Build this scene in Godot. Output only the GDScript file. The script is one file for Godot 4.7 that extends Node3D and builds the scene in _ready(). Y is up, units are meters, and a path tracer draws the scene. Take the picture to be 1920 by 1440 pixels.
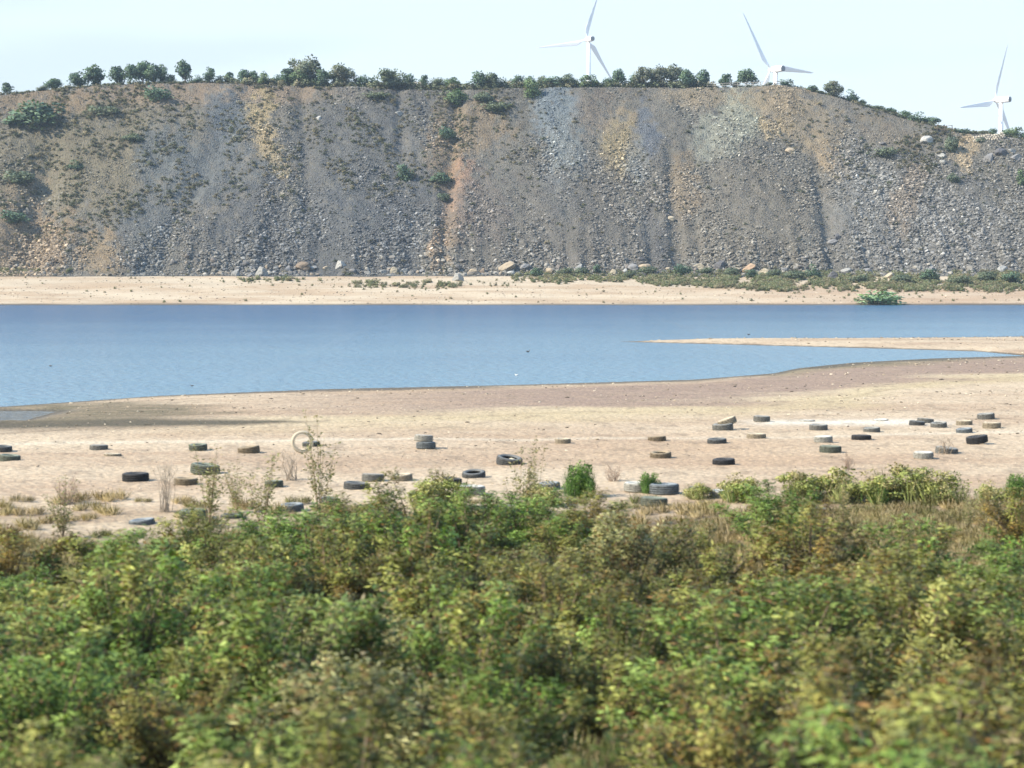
extends Node3D
# A drained reservoir seen from a train: shrubs, a beach strewn with tyres, water, a spoil heap with trees, wind turbines.

const F := 3733.0          # focal length in pixels of the 1920 x 1440 photograph
const EYE := 6.2           # camera height above the water
const PITCH := 0.05887     # camera looks slightly down
const LAKE_FAR := 321.0
const FOOT := 395.0

var rng := RandomNumberGenerator.new()
var n_a := FastNoiseLite.new()
var n_b := FastNoiseLite.new()
var n_c := FastNoiseLite.new()
var n_d := FastNoiseLite.new()
var crest_h := PackedFloat32Array()
var crest_d := PackedFloat32Array()
var blobs: Array = []
var taken := {}
var M := {}

# ------------------------------------------------------------------ small helpers
func numbered(called: String) -> String:
	var k: int = taken.get(called, 0)
	taken[called] = k + 1
	return called if k == 0 else "%s_%03d" % [called, k]

func tag(o: Node, label: String, category: String, group := "", kind := "") -> void:
	o.set_meta("label", label)
	if category: o.set_meta("category", category)
	if group: o.set_meta("group", group)
	if kind: o.set_meta("kind", kind)

func thing(called: String, label: String, category: String, at: Vector3, group := "") -> Node3D:
	var o := Node3D.new()
	o.name = numbered(called)
	add_child(o)
	o.position = at
	tag(o, label, category, group)
	return o

func part(called: String, mesh: Mesh, mat: Material, parent: Node) -> MeshInstance3D:
	var o := MeshInstance3D.new()
	o.name = called
	o.mesh = mesh
	if mat: o.material_override = mat
	parent.add_child(o, true)
	return o

func numbered_part(called: String, k: int) -> String:
	return called if k == 0 else "%s_%03d" % [called, k]

const ORD := ["first", "second", "third", "fourth", "fifth", "sixth", "seventh", "eighth", "ninth", "tenth", "eleventh", "twelfth", "thirteenth", "fourteenth", "fifteenth", "sixteenth", "seventeenth", "eighteenth", "nineteenth", "twentieth"]
const TENS := ["", "", "twenty", "thirty", "forty", "fifty", "sixty", "seventy", "eighty", "ninety"]
func ordinal(k: int) -> String:
	if k < 20: return ORD[k]
	var t := int((k + 1) / 10.0)
	var u := (k + 1) % 10
	if u == 0: return ["", "", "", "thirtieth", "fortieth", "fiftieth", "sixtieth", "seventieth", "eightieth", "ninetieth"][t]
	return TENS[t] + "-" + ORD[u - 1]

func noise(seed_: int, freq: float, oct: int) -> FastNoiseLite:
	var n := FastNoiseLite.new()
	n.seed = seed_
	n.noise_type = FastNoiseLite.TYPE_SIMPLEX_SMOOTH
	n.frequency = freq
	n.fractal_type = FastNoiseLite.FRACTAL_FBM if oct > 1 else FastNoiseLite.FRACTAL_NONE
	n.fractal_octaves = oct
	return n

func table(x: float, t: PackedFloat32Array) -> float:      # piecewise linear x0,y0,x1,y1...
	if x <= t[0]: return t[1]
	var n := t.size()
	for i in range(2, n, 2):
		if x <= t[i]:
			return lerpf(t[i - 1], t[i + 1], (x - t[i - 2]) / (t[i] - t[i - 2]))
	return t[n - 1]

func look(px: float, py: float) -> Vector3:
	var a := (px - 960.0) / F
	var b := -(py - 720.0) / F
	return Vector3(a, b * cos(PITCH) - sin(PITCH), -(b * sin(PITCH)) - cos(PITCH))

func at_depth(px: float, py: float, d: float) -> Vector3:
	var v := look(px, py)
	return Vector3(0, EYE, 0) + v * (d / -v.z)

func hit(px: float, py: float, from := 9.0) -> Vector3:
	var v := look(px, py)
	v /= -v.z
	var d := from
	var last := from
	while d < 700.0:
		var p := Vector3(0, EYE, 0) + v * d
		if p.y < height(p.x, d):
			var lo := last
			var hi := d
			for i in 14:
				var mid := (lo + hi) * 0.5
				if EYE + v.y * mid < height(v.x * mid, mid): hi = mid
				else: lo = mid
			var e := (lo + hi) * 0.5
			return Vector3(v.x * e, height(v.x * e, e), -e)
		last = d
		d += maxf(0.15, d * 0.004)
	return Vector3(v.x * 450.0, height(v.x * 450.0, 450.0), -450.0)

func ground(x: float, z: float) -> Vector3:
	return Vector3(x, height(x, -z), z)

# ------------------------------------------------------------------ the land
var SHORE := PackedFloat32Array([-60, 70, -30, 84, -22.6, 88, -16.9, 95.6, -9.7, 100.6, 0, 104.3, 9.95, 109.2, 15.2, 115.7, 17.6, 121.8, 22, 128.6, 28.5, 134.6, 34, 137.8, 60, 146, 140, 150])
var SPIT_FAR := PackedFloat32Array([9.2, 164.6, 14, 168, 22.3, 170.5, 45.4, 177, 140, 190])
var SPIT_NEAR := PackedFloat32Array([9.2, 164.3, 18.5, 157.8, 29.6, 149.6, 34.2, 145.6, 36.0, 137, 42, 128, 140, 120])
var BANK := PackedFloat32Array([-40, 4.9, -5, 4.6, 0, 4.2, 6, 3.4, 10, 2.4, 15, 1.6, 20, 1.15, 28, 0.9, 36, 0.78, 50, 0.65])

func near_height(x: float, d: float) -> float:
	var h: float
	if d <= 50.0:
		h = table(d, BANK)
	else:
		var ds := table(x, SHORE)
		if d < ds:
			h = 0.65 * pow(1.0 - (d - 50.0) / (ds - 50.0), 0.8)
		else:
			h = maxf(-1.3, (ds - d) * 0.035)
	# the small pool at the left
	var t := smoothstep(-17.6, -20.5, x) * smoothstep(76.2, 78.5, d) * (1.0 - smoothstep(84.8, 86.4, d))
	h = lerpf(h, -0.06, t)
	# the low lip of sand between pool and lake
	var l := smoothstep(-17.0, -20.0, x) * smoothstep(85.4, 86.4, d) * (1.0 - smoothstep(86.9, 88.0, d))
	if l > 0.01: h = maxf(h, l * 0.05)
	return h

func height(x: float, d: float) -> float:
	if d < 200.0:
		var h := near_height(x, d)
		if x > 9.0 and d > 120.0:
			var a := table(x, SPIT_NEAR)
			var b := table(x, SPIT_FAR)
			var c := (a + b) * 0.5
			var w := maxf((b - a) * 0.5, 0.05)
			var q := (d - c) / w
			h = maxf(h, clampf(0.05 * w, 0.02, 0.3) * (1.0 - q * q))
		var rough := 0.035 if d > 40.0 else 0.09
		if h > 0.0:
			h += n_b.get_noise_2d(x * 2.2, d * 0.9) * rough * minf(1.0, h * 4.0) + n_c.get_noise_2d(x * 3.0, d * 3.0) * 0.02 * minf(1.0, h * 4.0)
			h = maxf(h, 0.004)
		return h
	if d < 315.0:
		return -1.3
	if d < LAKE_FAR:
		return -1.3 * (LAKE_FAR - d) / 6.0
	var wob := n_a.get_noise_2d(x * 1.1, 7.0) * 5.0 + n_b.get_noise_2d(x * 2.0, 91.0) * 1.5
	var foot := FOOT + wob
	var fb := (d - LAKE_FAR) * 0.064 + n_b.get_noise_2d(x * 0.5, d * 0.5) * 0.22 * minf(1.0, (d - LAKE_FAR) / 6.0)
	if d < foot - 2.0:
		return fb
	var up := d - FOOT - (wob if d < foot + 3.0 else wob * clampf(1.0 - (d - foot - 3.0) / 16.0, 0.0, 1.0))
	var f0 := (foot - LAKE_FAR) * 0.064
	var i := clampf((x + 400.0), 0.0, 799.0)
	var k := int(i)
	var ch := lerpf(crest_h[k], crest_h[mini(k + 1, 800)], i - k)
	var cd := lerpf(crest_d[k], crest_d[mini(k + 1, 800)], i - k)
	var rise := (ch - 4.74) / (cd - FOOT)
	var s := lerpf(f0, 4.74, clampf((d - foot) / 18.0, 0.0, 1.0)) + up * rise
	var top := ch + (d - cd) * 0.03 + n_b.get_noise_2d(x, d) * 0.25
	var rel := clampf((d - foot + 2.0) / 8.0, 0.0, 1.0)
	var fall := clampf((cd + 6.0 - d) / 8.0, 0.0, 1.0)
	var gully := n_a.get_noise_2d(x * 3.2, d * 1.4 + 300.0) * 0.6 + n_b.get_noise_2d(x * 0.8, d * 0.6) * 0.6 + n_c.get_noise_2d(x * 0.8, d * 0.8) * 0.5
	# the chute at the far left
	gully -= 4.2 * exp(-pow((x + 98.0 + (d - 410.0) * 0.08) / 4.2, 2.0)) * clampf((440.0 - d) / 20.0, 0.0, 1.0)
	# steep grooves where the scree has run
	var yr := s - 5.0
	gully -= 1.5 * exp(-pow((x + 47.0 - (40.0 - yr) * 0.19) / 2.0, 2.0)) * smoothstep(6.0, 14.0, yr)
	gully -= 1.6 * exp(-pow((x + 13.6 - (yr - 10.0) * 0.05) / 1.5, 2.0))
	gully -= 1.2 * exp(-pow((x - 33.0 - (yr - 10.0) * 0.06) / 1.3, 2.0)) * (1.0 - smoothstep(22.0, 30.0, yr))
	gully -= 1.5 * exp(-pow((x - 64.5 - (yr - 6.0) * 0.02) / 1.6, 2.0)) * (1.0 - smoothstep(18.0, 28.0, yr))
	gully -= 1.1 * exp(-pow((x + 24.0 + (yr - 30.0) * 0.1) / 1.4, 2.0)) * smoothstep(18.0, 28.0, yr)
	gully -= 1.0 * exp(-pow((x + 63.0 - (yr - 30.0) * 0.28) / 2.6, 2.0))
	gully += 0.9 * exp(-pow((x - 12.0) / 7.0, 2.0)) + 0.8 * exp(-pow((x - 50.0) / 8.0, 2.0)) + 0.8 * exp(-pow((x + 33.0) / 7.0, 2.0))
	s += gully * rel * fall
	var v := minf(s, top)
	if absf(s - top) < 2.0:
		v = minf(s, top) - pow(2.0 - absf(s - top), 2.0) * 0.02
	return maxf(v, minf(fb, 4.9)) if d < foot + 4.0 else v

func make_crest() -> void:
	var line := PackedFloat32Array([-900, 250, -300, 200, 0, 179, 60, 173, 110, 168, 200, 160, 300, 156, 420, 156, 520, 160, 700, 166, 830, 170, 960, 166, 1080, 164, 1300, 165, 1400, 164, 1450, 160, 1500, 166, 1560, 181, 1640, 206, 1720, 230, 1790, 249, 1850, 254, 1920, 264, 2300, 300, 2900, 340])
	for i in 802:
		var x := i - 400.0
		var d := 455.0
		var h := 45.0
		for j in 5:
			var v := look(960.0 + F * x / d, table(960.0 + F * x / d, line))
			var k := v.y / -v.z
			d = clampf((0.75 * FOOT - 4.74 + EYE) / (0.75 - k), 412.0, 520.0)
			h = EYE + k * d
		crest_d.append(d)
		crest_h.append(h)

func column_x(s: float, d: float) -> float:      # s in -1..1, dense where the photograph looks
	var inner := 10.0 + absf(d) * 0.29
	var outer := 320.0 + absf(d) * 0.9
	if absf(s) < 0.92:
		return s / 0.92 * inner
	return signf(s) * lerpf(inner, outer, pow((absf(s) - 0.92) / 0.08, 2.0))

func sheet(rows: PackedFloat32Array, cols: int, paint: Callable) -> ArrayMesh:
	var pos := PackedVector3Array()
	var col := PackedColorArray()
	var nor := PackedVector3Array()
	var idx := PackedInt32Array()
	for d in rows:
		for c in cols + 1:
			var x := column_x(c * 2.0 / cols - 1.0, d)
			var p := Vector3(x, height(x, d), -d)
			pos.append(p)
			col.append(paint.call(x, d, p.y))
	var w := cols + 1
	nor.resize(pos.size())
	for r in rows.size():
		for c in w:
			var i := r * w + c
			var dx := pos[r * w + mini(c + 1, cols)] - pos[r * w + maxi(c - 1, 0)]
			var dz := pos[mini(r + 1, rows.size() - 1) * w + c] - pos[maxi(r - 1, 0) * w + c]
			nor[i] = dx.cross(dz).normalized()
	for r in rows.size() - 1:
		for c in cols:
			var i := r * w + c
			idx.append_array(PackedInt32Array([i, i + w, i + 1, i + 1, i + w, i + w + 1]))
	var a := []
	a.resize(Mesh.ARRAY_MAX)
	a[Mesh.ARRAY_VERTEX] = pos
	a[Mesh.ARRAY_NORMAL] = nor
	a[Mesh.ARRAY_COLOR] = col
	a[Mesh.ARRAY_INDEX] = idx
	var m := ArrayMesh.new()
	m.add_surface_from_arrays(Mesh.PRIMITIVE_TRIANGLES, a)
	return m

func steps(list: Array) -> PackedFloat32Array:     # [from, to, step, to, step ...]
	var out := PackedFloat32Array([list[0]])
	for k in range(1, list.size(), 2):
		var last := out[out.size() - 1]
		var n := int(ceil((list[k] - last) / list[k + 1]))
		for j in n:
			out.append(lerpf(last, list[k], (j + 1.0) / n))
	return out

func lerp3(a: Color, b: Color, t: float) -> Color:
	return a.lerp(b, clampf(t, 0.0, 1.0))

func paint_beach(x: float, d: float, h: float) -> Color:
	var pale := Color(0.585, 0.475, 0.34)
	var tan_ := Color(0.455, 0.34, 0.235)
	var s := n_b.get_noise_2d(x * 0.35, d * 0.9)
	var f := n_c.get_noise_2d(x * 0.8, d * 1.6)
	var c := lerp3(tan_, pale, 0.5 + s * 1.1 + f * 0.5)
	if d < 50.0:      # the overgrown bank: earth and dry litter, painted darker near for shade between shrubs
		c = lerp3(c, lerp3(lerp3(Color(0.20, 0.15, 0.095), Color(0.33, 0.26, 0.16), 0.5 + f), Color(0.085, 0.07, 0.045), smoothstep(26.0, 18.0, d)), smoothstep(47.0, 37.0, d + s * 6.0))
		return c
	var ds := table(x, SHORE)
	var u := ds - d
	if u > -1.0 and d < 140.0:
		# strand lines left by the falling water
		for k in 7:
			var at: float = [1.6, 3.1, 5.2, 8.0, 12.5, 18.0, 26.0][k]
			var line := exp(-pow((u - at + n_b.get_noise_2d(x * 0.5, at * 9.0) * (0.6 + at * 0.08)) / (0.16 + at * 0.012), 2.0))
			c = lerp3(c, Color(0.27, 0.20, 0.135), line * clampf(0.3 + n_b.get_noise_2d(x * 1.2, at * 31.0) * 1.3, 0.0, 0.75))
		# mauve crust behind the water's edge
		var band := smoothstep(2.5, 6.0, u + s * 3.0) * (1.0 - smoothstep(19.0, 28.0, u + s * 8.0)) * smoothstep(-14.0, 2.0, x + s * 6.0)
		c = lerp3(c, Color(0.33, 0.245, 0.19), band * (0.95 + f * 0.5))
		# yellowish wash
		var y2 := exp(-pow((u - 27.0 + s * 5.0) / 4.0, 2.0)) * smoothstep(-16.0, -4.0, x)
		c = lerp3(c, Color(0.55, 0.46, 0.27), y2 * 0.55)
		# paler chalky strip along a wheel track
		var tr := exp(-pow((d - (66.0 + x * 0.14) + n_b.get_noise_2d(x * 0.4, 3.0) * 1.4) / 0.55, 2.0))
		c = lerp3(c, Color(0.70, 0.62, 0.48), tr * 0.6)
		var tr2 := exp(-pow((d - 73.5 + n_b.get_noise_2d(x * 0.4, 13.0) * 1.2) / 1.7, 2.0)) * smoothstep(7.5, 10.0, x) * (1.0 - smoothstep(15.0, 17.5, x))
		c = lerp3(c, Color(0.76, 0.70, 0.58), tr2 * 0.9)
		# orange clay
		var cl := exp(-pow((x - 7.0) / 6.0, 2.0) - pow((d - 61.0) / 6.0, 2.0))
		c = lerp3(c, Color(0.49, 0.345, 0.22), cl * (0.45 + f * 0.4))
		# grey mud tongue at the left
		var up := 74.2 + (x + 20.0) * 0.04
		var md := exp(-pow((d - up + s * 1.2) / (3.0 * clampf((-5.5 - x) / 9.0, 0.15, 1.0)), 2.0)) * smoothstep(-6.0, -10.0, x)
		c = lerp3(c, Color(0.125, 0.108, 0.075), minf(1.0, md * 1.3))
		var olive := smoothstep(-12.0, -17.0, x + s * 5.0) * smoothstep(74.0, 78.0, d) * (1.0 - smoothstep(88.0, 91.0, d))
		c = lerp3(c, Color(0.18, 0.155, 0.10), olive * (0.8 + f * 0.5))
		# algae-green flat by the inlet
		var al := smoothstep(13.0, 17.0, x) * (1.0 - smoothstep(26.0, 34.0, x)) * smoothstep(9.0, 3.0, u + s * 3.0)
		c = lerp3(c, Color(0.24, 0.205, 0.12), al * 0.75)
	c = lerp3(c, Color(0.14, 0.142, 0.138), smoothstep(-17.6, -20.0, x) * smoothstep(77.0, 79.0, d) * (1.0 - smoothstep(84.0, 86.0, d)) * (0.9 + f * 0.6))
	var wet := 1.0 - smoothstep(0.03, 0.075, h + s * 0.03 + f * 0.012)
	c = lerp3(c, Color(0.115, 0.105, 0.085), wet * 0.9)
	# specks of trash and dark grit
	var g := n_d.get_noise_2d(x * 1.0, d * 0.55)
	c = lerp3(c, Color(0.2, 0.16, 0.115), smoothstep(0.33, 0.5, g) * 0.4)
	return c

func paint_far_bank(x: float, d: float, h: float) -> Color:
	var s := n_b.get_noise_2d(x * 0.25, d * 0.6)
	var f := n_c.get_noise_2d(x * 0.7, d * 1.0)
	var c := lerp3(Color(0.49, 0.37, 0.25), Color(0.62, 0.52, 0.38), 0.5 + s * 1.4 + f * 0.5)
	c = lerp3(c, Color(0.56, 0.47, 0.345), exp(-pow((d - 372.0 + s * 8.0) / 7.0, 2.0)) * 0.7)
	c = lerp3(c, Color(0.40, 0.26, 0.17), smoothstep(20.0, 60.0, x) * (0.35 + f * 0.4) * (1.0 - smoothstep(350.0, 370.0, d)))
	c = lerp3(c, Color(0.13, 0.12, 0.10), 1.0 - smoothstep(0.02, 0.32, h + s * 0.1))
	return c

func make_blobs() -> void:
	var list := [
		[150, 290, 190, 110, 0, 0.225, 0.20, 0.145, 0.75], [60, 470, 110, 60, 0, 0.31, 0.235, 0.16, 0.7], [205, 470, 50, 40, 0, 0.34, 0.255, 0.16, 0.6], [20, 430, 60, 90, 0, 0.33, 0.26, 0.185, 0.5], [380, 175, 260, 22, 0, 0.30, 0.235, 0.175, 0.7],
		[80, 190, 90, 25, 0, 0.29, 0.22, 0.15, 0.6], [435, 230, 40, 60, -0.3, 0.145, 0.165, 0.185, 0.8], [300, 290, 45, 50, 0, 0.16, 0.175, 0.18, 0.75], [390, 320, 90, 60, 0.2, 0.155, 0.17, 0.18, 0.7], [275, 420, 45, 80, 0, 0.155, 0.165, 0.17, 0.75],
		[487, 215, 20, 36, -0.3, 0.38, 0.31, 0.19, 0.85], [508, 262, 24, 40, -0.3, 0.38, 0.31, 0.20, 0.85], [528, 315, 22, 40, -0.3, 0.34, 0.285, 0.19, 0.8], [555, 370, 22, 34, -0.2, 0.28, 0.255, 0.20, 0.7],
		[690, 290, 130, 120, 0, 0.145, 0.15, 0.155, 0.65], [600, 430, 200, 80, 0, 0.14, 0.147, 0.157, 0.65], [760, 420, 60, 90, 0, 0.13, 0.138, 0.15, 0.5],
		[862, 325, 30, 36, 0.2, 0.36, 0.235, 0.165, 0.85], [852, 385, 20, 44, 0.15, 0.36, 0.25, 0.18, 0.85], [836, 440, 13, 50, 0.1, 0.34, 0.25, 0.175, 0.85], [832, 490, 12, 24, 0, 0.33, 0.26, 0.19, 0.8],
		[880, 245, 60, 50, 0, 0.29, 0.225, 0.155, 0.6], [840, 300, 30, 60, 0, 0.30, 0.225, 0.15, 0.5], [1038, 205, 38, 60, 0, 0.20, 0.235, 0.265, 0.8], [1062, 275, 34, 60, 0, 0.23, 0.255, 0.265, 0.7], [1040, 350, 24, 60, 0, 0.19, 0.205, 0.215, 0.6],
		[1160, 270, 24, 60, 0.15, 0.34, 0.28, 0.175, 0.75], [1208, 245, 22, 45, 0, 0.165, 0.185, 0.22, 0.7], [1190, 310, 20, 40, 0, 0.25, 0.265, 0.265, 0.55], [1120, 210, 40, 40, 0, 0.26, 0.215, 0.175, 0.5], [1390, 200, 36, 50, 0, 0.34, 0.345, 0.28, 0.75], [1345, 255, 44, 50, 0.3, 0.31, 0.32, 0.275, 0.65],
		[1465, 188, 70, 28, 0, 0.35, 0.285, 0.20, 0.7], [1445, 238, 30, 18, 0, 0.38, 0.31, 0.20, 0.75], [1550, 295, 28, 40, -0.4, 0.36, 0.285, 0.195, 0.75], [1520, 230, 70, 40, 0, 0.32, 0.265, 0.19, 0.5], [1310, 180, 60, 22, 0, 0.33, 0.275, 0.20, 0.6],
		[1720, 420, 170, 90, 0, 0.22, 0.22, 0.22, 0.6], [1620, 350, 60, 70, 0, 0.25, 0.25, 0.245, 0.6], [1815, 270, 26, 44, 0.3, 0.42, 0.34, 0.235, 0.9], [1700, 360, 20, 70, 0.5, 0.27, 0.225, 0.18, 0.6], [1690, 250, 60, 30, 0, 0.26, 0.22, 0.17, 0.5],
		[1080, 420, 230, 90, 0, 0.185, 0.173, 0.16, 0.5], [1400, 400, 150, 100, 0, 0.22, 0.20, 0.17, 0.5], [1230, 440, 22, 50, 0, 0.13, 0.135, 0.145, 0.5], [1280, 350, 30, 50, 0, 0.30, 0.24, 0.17, 0.5], [900, 380, 50, 60, 0, 0.21, 0.18, 0.165, 0.4]]
	for b in list:
		var p := hit(b[0], b[1], 380.0)
		var k := -p.z / F
		blobs.append(PackedFloat32Array([p.x, p.y, b[2] * k, b[3] * k * 1.05, b[4], b[5], b[6], b[7], b[8]]))

func paint_hill(x: float, d: float, h: float) -> Color:
	var s := n_b.get_noise_2d(x * 0.6, h * 0.35)
	var f := n_c.get_noise_2d(x * 0.6, h * 0.6)
	var g := n_d.get_noise_2d(x, h * 0.6)
	var wx := x + s * 3.0 + f * 1.6
	var wy := h + f * 3.0
	var c := Color(0.178, 0.171, 0.155)
	c = lerp3(c, Color(0.195, 0.184, 0.166), 0.3 + n_a.get_noise_2d(x * 2.5, h * 0.8) * 1.0)
	for b in blobs:
		var qx: float = wx - b[0]
		if absf(qx) > b[2] * 2.4: continue
		var qy: float = wy - b[1]
		qx = (qx - qy * b[4]) / b[2]
		qy /= b[3]
		var q := qx * qx + qy * qy
		if q < 3.4:
			c = lerp3(c, Color(b[5], b[6], b[7]), minf(1.0, b[8] * 1.2) * smoothstep(1.9, 0.45, q + f * 1.3 + s * 0.6 + g * 1.1))
	var tint := 0.80 + f * 0.16 + s * 0.09
	c = Color(c.r * tint, c.g * tint * 1.005, c.b * tint * 0.97)
	if d > 462.0: c = lerp3(c, Color(0.34, 0.25, 0.16), 0.8)
	return c

# ------------------------------------------------------------------ meshes
func lathe(profile: PackedVector2Array, segs: int, wob := 0.0) -> ArrayMesh:   # profile of (radius, height), outside to the right when going up
	var st := SurfaceTool.new()
	st.begin(Mesh.PRIMITIVE_TRIANGLES)
	st.set_smooth_group(0)
	for k in segs:
		for j in profile.size() - 1:
			var q: Array[Vector3] = []
			for e in [[k, j], [k, j + 1], [k + 1, j + 1], [k + 1, j]]:
				var an: float = TAU * (int(e[0]) % segs) / segs
				var p: Vector2 = profile[e[1]]
				var r: float = p.x + (wob if (int(e[0]) % 2 == 0) else 0.0)
				q.append(Vector3(cos(an) * r, p.y, sin(an) * r))
			for t in [0, 1, 2, 0, 2, 3]:
				st.add_vertex(q[t])
	st.generate_normals()
	return st.commit()

func rock_mesh(seed_: int, flat: float, detail: int) -> ArrayMesh:
	var r := RandomNumberGenerator.new()
	r.seed = seed_
	var pts: Array[Vector3] = []
	var g := (1.0 + sqrt(5.0)) / 2.0
	for v in [Vector3(-1, g, 0), Vector3(1, g, 0), Vector3(-1, -g, 0), Vector3(1, -g, 0), Vector3(0, -1, g), Vector3(0, 1, g), Vector3(0, -1, -g), Vector3(0, 1, -g), Vector3(g, 0, -1), Vector3(g, 0, 1), Vector3(-g, 0, -1), Vector3(-g, 0, 1)]:
		pts.append(v.normalized())
	var tris := [0, 11, 5, 0, 5, 1, 0, 1, 7, 0, 7, 10, 0, 10, 11, 1, 5, 9, 5, 11, 4, 11, 10, 2, 10, 7, 6, 7, 1, 8, 3, 9, 4, 3, 4, 2, 3, 2, 6, 3, 6, 8, 3, 8, 9, 4, 9, 5, 2, 4, 11, 6, 2, 10, 8, 6, 7, 9, 8, 1]
	for k in detail:
		var mid := {}
		var next := []
		for t in range(0, tris.size(), 3):
			var m := []
			for e in 3:
				var a: int = tris[t + e]
				var b: int = tris[t + (e + 1) % 3]
				var key := Vector2i(mini(a, b), maxi(a, b))
				if not mid.has(key):
					mid[key] = pts.size()
					pts.append((pts[a] + pts[b]).normalized())
				m.append(mid[key])
			next.append_array([tris[t], m[0], m[2], tris[t + 1], m[1], m[0], tris[t + 2], m[2], m[1], m[0], m[1], m[2]])
		tris = next
	# cut the ball by random planes into an angular block
	var planes := []
	for k in 9:
		planes.append([Vector3(r.randf_range(-1, 1), r.randf_range(-1, 1), r.randf_range(-1, 1)).normalized(), r.randf_range(0.5, 0.82)])
	for i in pts.size():
		var p := pts[i]
		for pl in planes:
			var over: float = p.dot(pl[0]) - pl[1]
			if over > 0.0: p -= pl[0] * over
		p += Vector3(r.randf_range(-1, 1), r.randf_range(-1, 1), r.randf_range(-1, 1)) * 0.05
		pts[i] = p * Vector3(1, flat, 0.8)
	var st := SurfaceTool.new()
	st.begin(Mesh.PRIMITIVE_TRIANGLES)
	st.set_smooth_group(-1)
	for t in range(0, tris.size(), 3):
		for e in [0, 2, 1]:
			st.add_vertex(pts[tris[t + e]])
	st.generate_normals()
	return st.commit()

class Leaves:
	var pos := PackedVector3Array()
	var col := PackedColorArray()
	var nor := PackedVector3Array()
	var idx := PackedInt32Array()
	func leaf_out(base: Vector3, along: Vector3, side: Vector3, c: Color, out: Vector3) -> void:   # faces outwards and is shaded like the mass it belongs to
		if along.cross(side).dot(out) < 0.0: side = -side
		leaf(base, along, side, c)
		for k in 4: nor.append(out)
	func leaf(base: Vector3, along: Vector3, side: Vector3, c: Color) -> void:
		var n := pos.size()
		pos.append_array(PackedVector3Array([base, base + along * 0.45 + side, base + along, base + along * 0.45 - side]))
		col.append_array(PackedColorArray([c, c, c, c]))
		idx.append_array(PackedInt32Array([n, n + 1, n + 2, n, n + 2, n + 3]))
	func twig(a: Vector3, b: Vector3, ra: float, rb: float, c: Color) -> void:
		var dir := (b - a).normalized()
		var u := dir.cross(Vector3(0.3, 0.2, 0.93)).normalized()
		var v := dir.cross(u)
		var n := pos.size()
		for k in 4:
			var an := TAU * k / 4.0
			var o := u * cos(an) + v * sin(an)
			pos.append(a + o * ra)
			pos.append(b + o * rb)
			col.append(c)
			col.append(c)
		for k in 4:
			var p := n + k * 2
			var q := n + ((k + 1) % 4) * 2
			idx.append_array(PackedInt32Array([p, p + 1, q, q, p + 1, q + 1]))
	func mesh() -> ArrayMesh:
		var a := []
		a.resize(Mesh.ARRAY_MAX)
		a[Mesh.ARRAY_VERTEX] = pos
		a[Mesh.ARRAY_COLOR] = col
		a[Mesh.ARRAY_INDEX] = idx
		if nor.size() == pos.size(): a[Mesh.ARRAY_NORMAL] = nor
		var m := ArrayMesh.new()
		m.add_surface_from_arrays(Mesh.PRIMITIVE_TRIANGLES, a)
		return m

func rnd_dir(r: RandomNumberGenerator) -> Vector3:
	while true:
		var v := Vector3(r.randf_range(-1, 1), r.randf_range(-1, 1), r.randf_range(-1, 1))
		if v.length_squared() < 1.0 and v.length_squared() > 0.01:
			return v.normalized()
	return Vector3.UP

func vary(c: Color, k: float) -> Color:
	return Color(c.r * k, c.g * k, c.b * k)

# a crown of unit size: width 1, height 1, standing on y = 0 (base of the foliage at y = low)
func crown_mesh(seed_: int, low: float, clumps: int, per: int, leaf: float, tones: Array, round_: float) -> ArrayMesh:
	var r := RandomNumberGenerator.new()
	r.seed = seed_
	var L := Leaves.new()
	var mid := Vector3(0, (1.0 + low) * 0.5, 0)
	var half := Vector3(0.5, (1.0 - low) * 0.5, 0.5)
	for k in clumps:
		var dir := rnd_dir(r)
		var out := pow(r.randf(), 0.45) * 0.82
		var c := mid + dir * half * out
		var rad := r.randf_range(0.09, 0.24) * round_
		var tone: Color = vary(tones[r.randi() % tones.size()], r.randf_range(0.75, 1.3))
		for j in per:
			var q := rnd_dir(r)
			var p := c + q * Vector3(1, 0.75, 1) * rad * pow(r.randf(), 0.4)
			var al := (q + rnd_dir(r) * 0.9).normalized() * leaf * r.randf_range(0.6, 1.3)
			var sd := al.cross(rnd_dir(r)).normalized() * leaf * 0.32
			L.leaf_out(p, al, sd, vary(tone, r.randf_range(0.75, 1.3)), (q + (p - mid) * 1.2 + rnd_dir(r) * 0.45).normalized())
	return L.mesh()

func trunk_mesh(seed_: int, up: float) -> ArrayMesh:
	var r := RandomNumberGenerator.new()
	r.seed = seed_
	var L := Leaves.new()
	var c := Color(0.11, 0.08, 0.055)
	var a := Vector3(0, -0.08, 0)
	var b := Vector3(r.randf_range(-0.05, 0.05), up * 0.6, 0)
	L.twig(a, b, 0.045, 0.035, c)
	L.twig(b, Vector3(b.x + r.randf_range(-0.05, 0.05), up + 0.2, 0), 0.035, 0.015, c)
	for k in 4:
		var an := TAU * k / 4.0 + r.randf()
		L.twig(b + Vector3.UP * r.randf_range(-0.05, 0.1), Vector3(cos(an) * 0.3, up + r.randf_range(0.05, 0.3), sin(an) * 0.3), 0.02, 0.008, c)
	return L.mesh()

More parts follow.
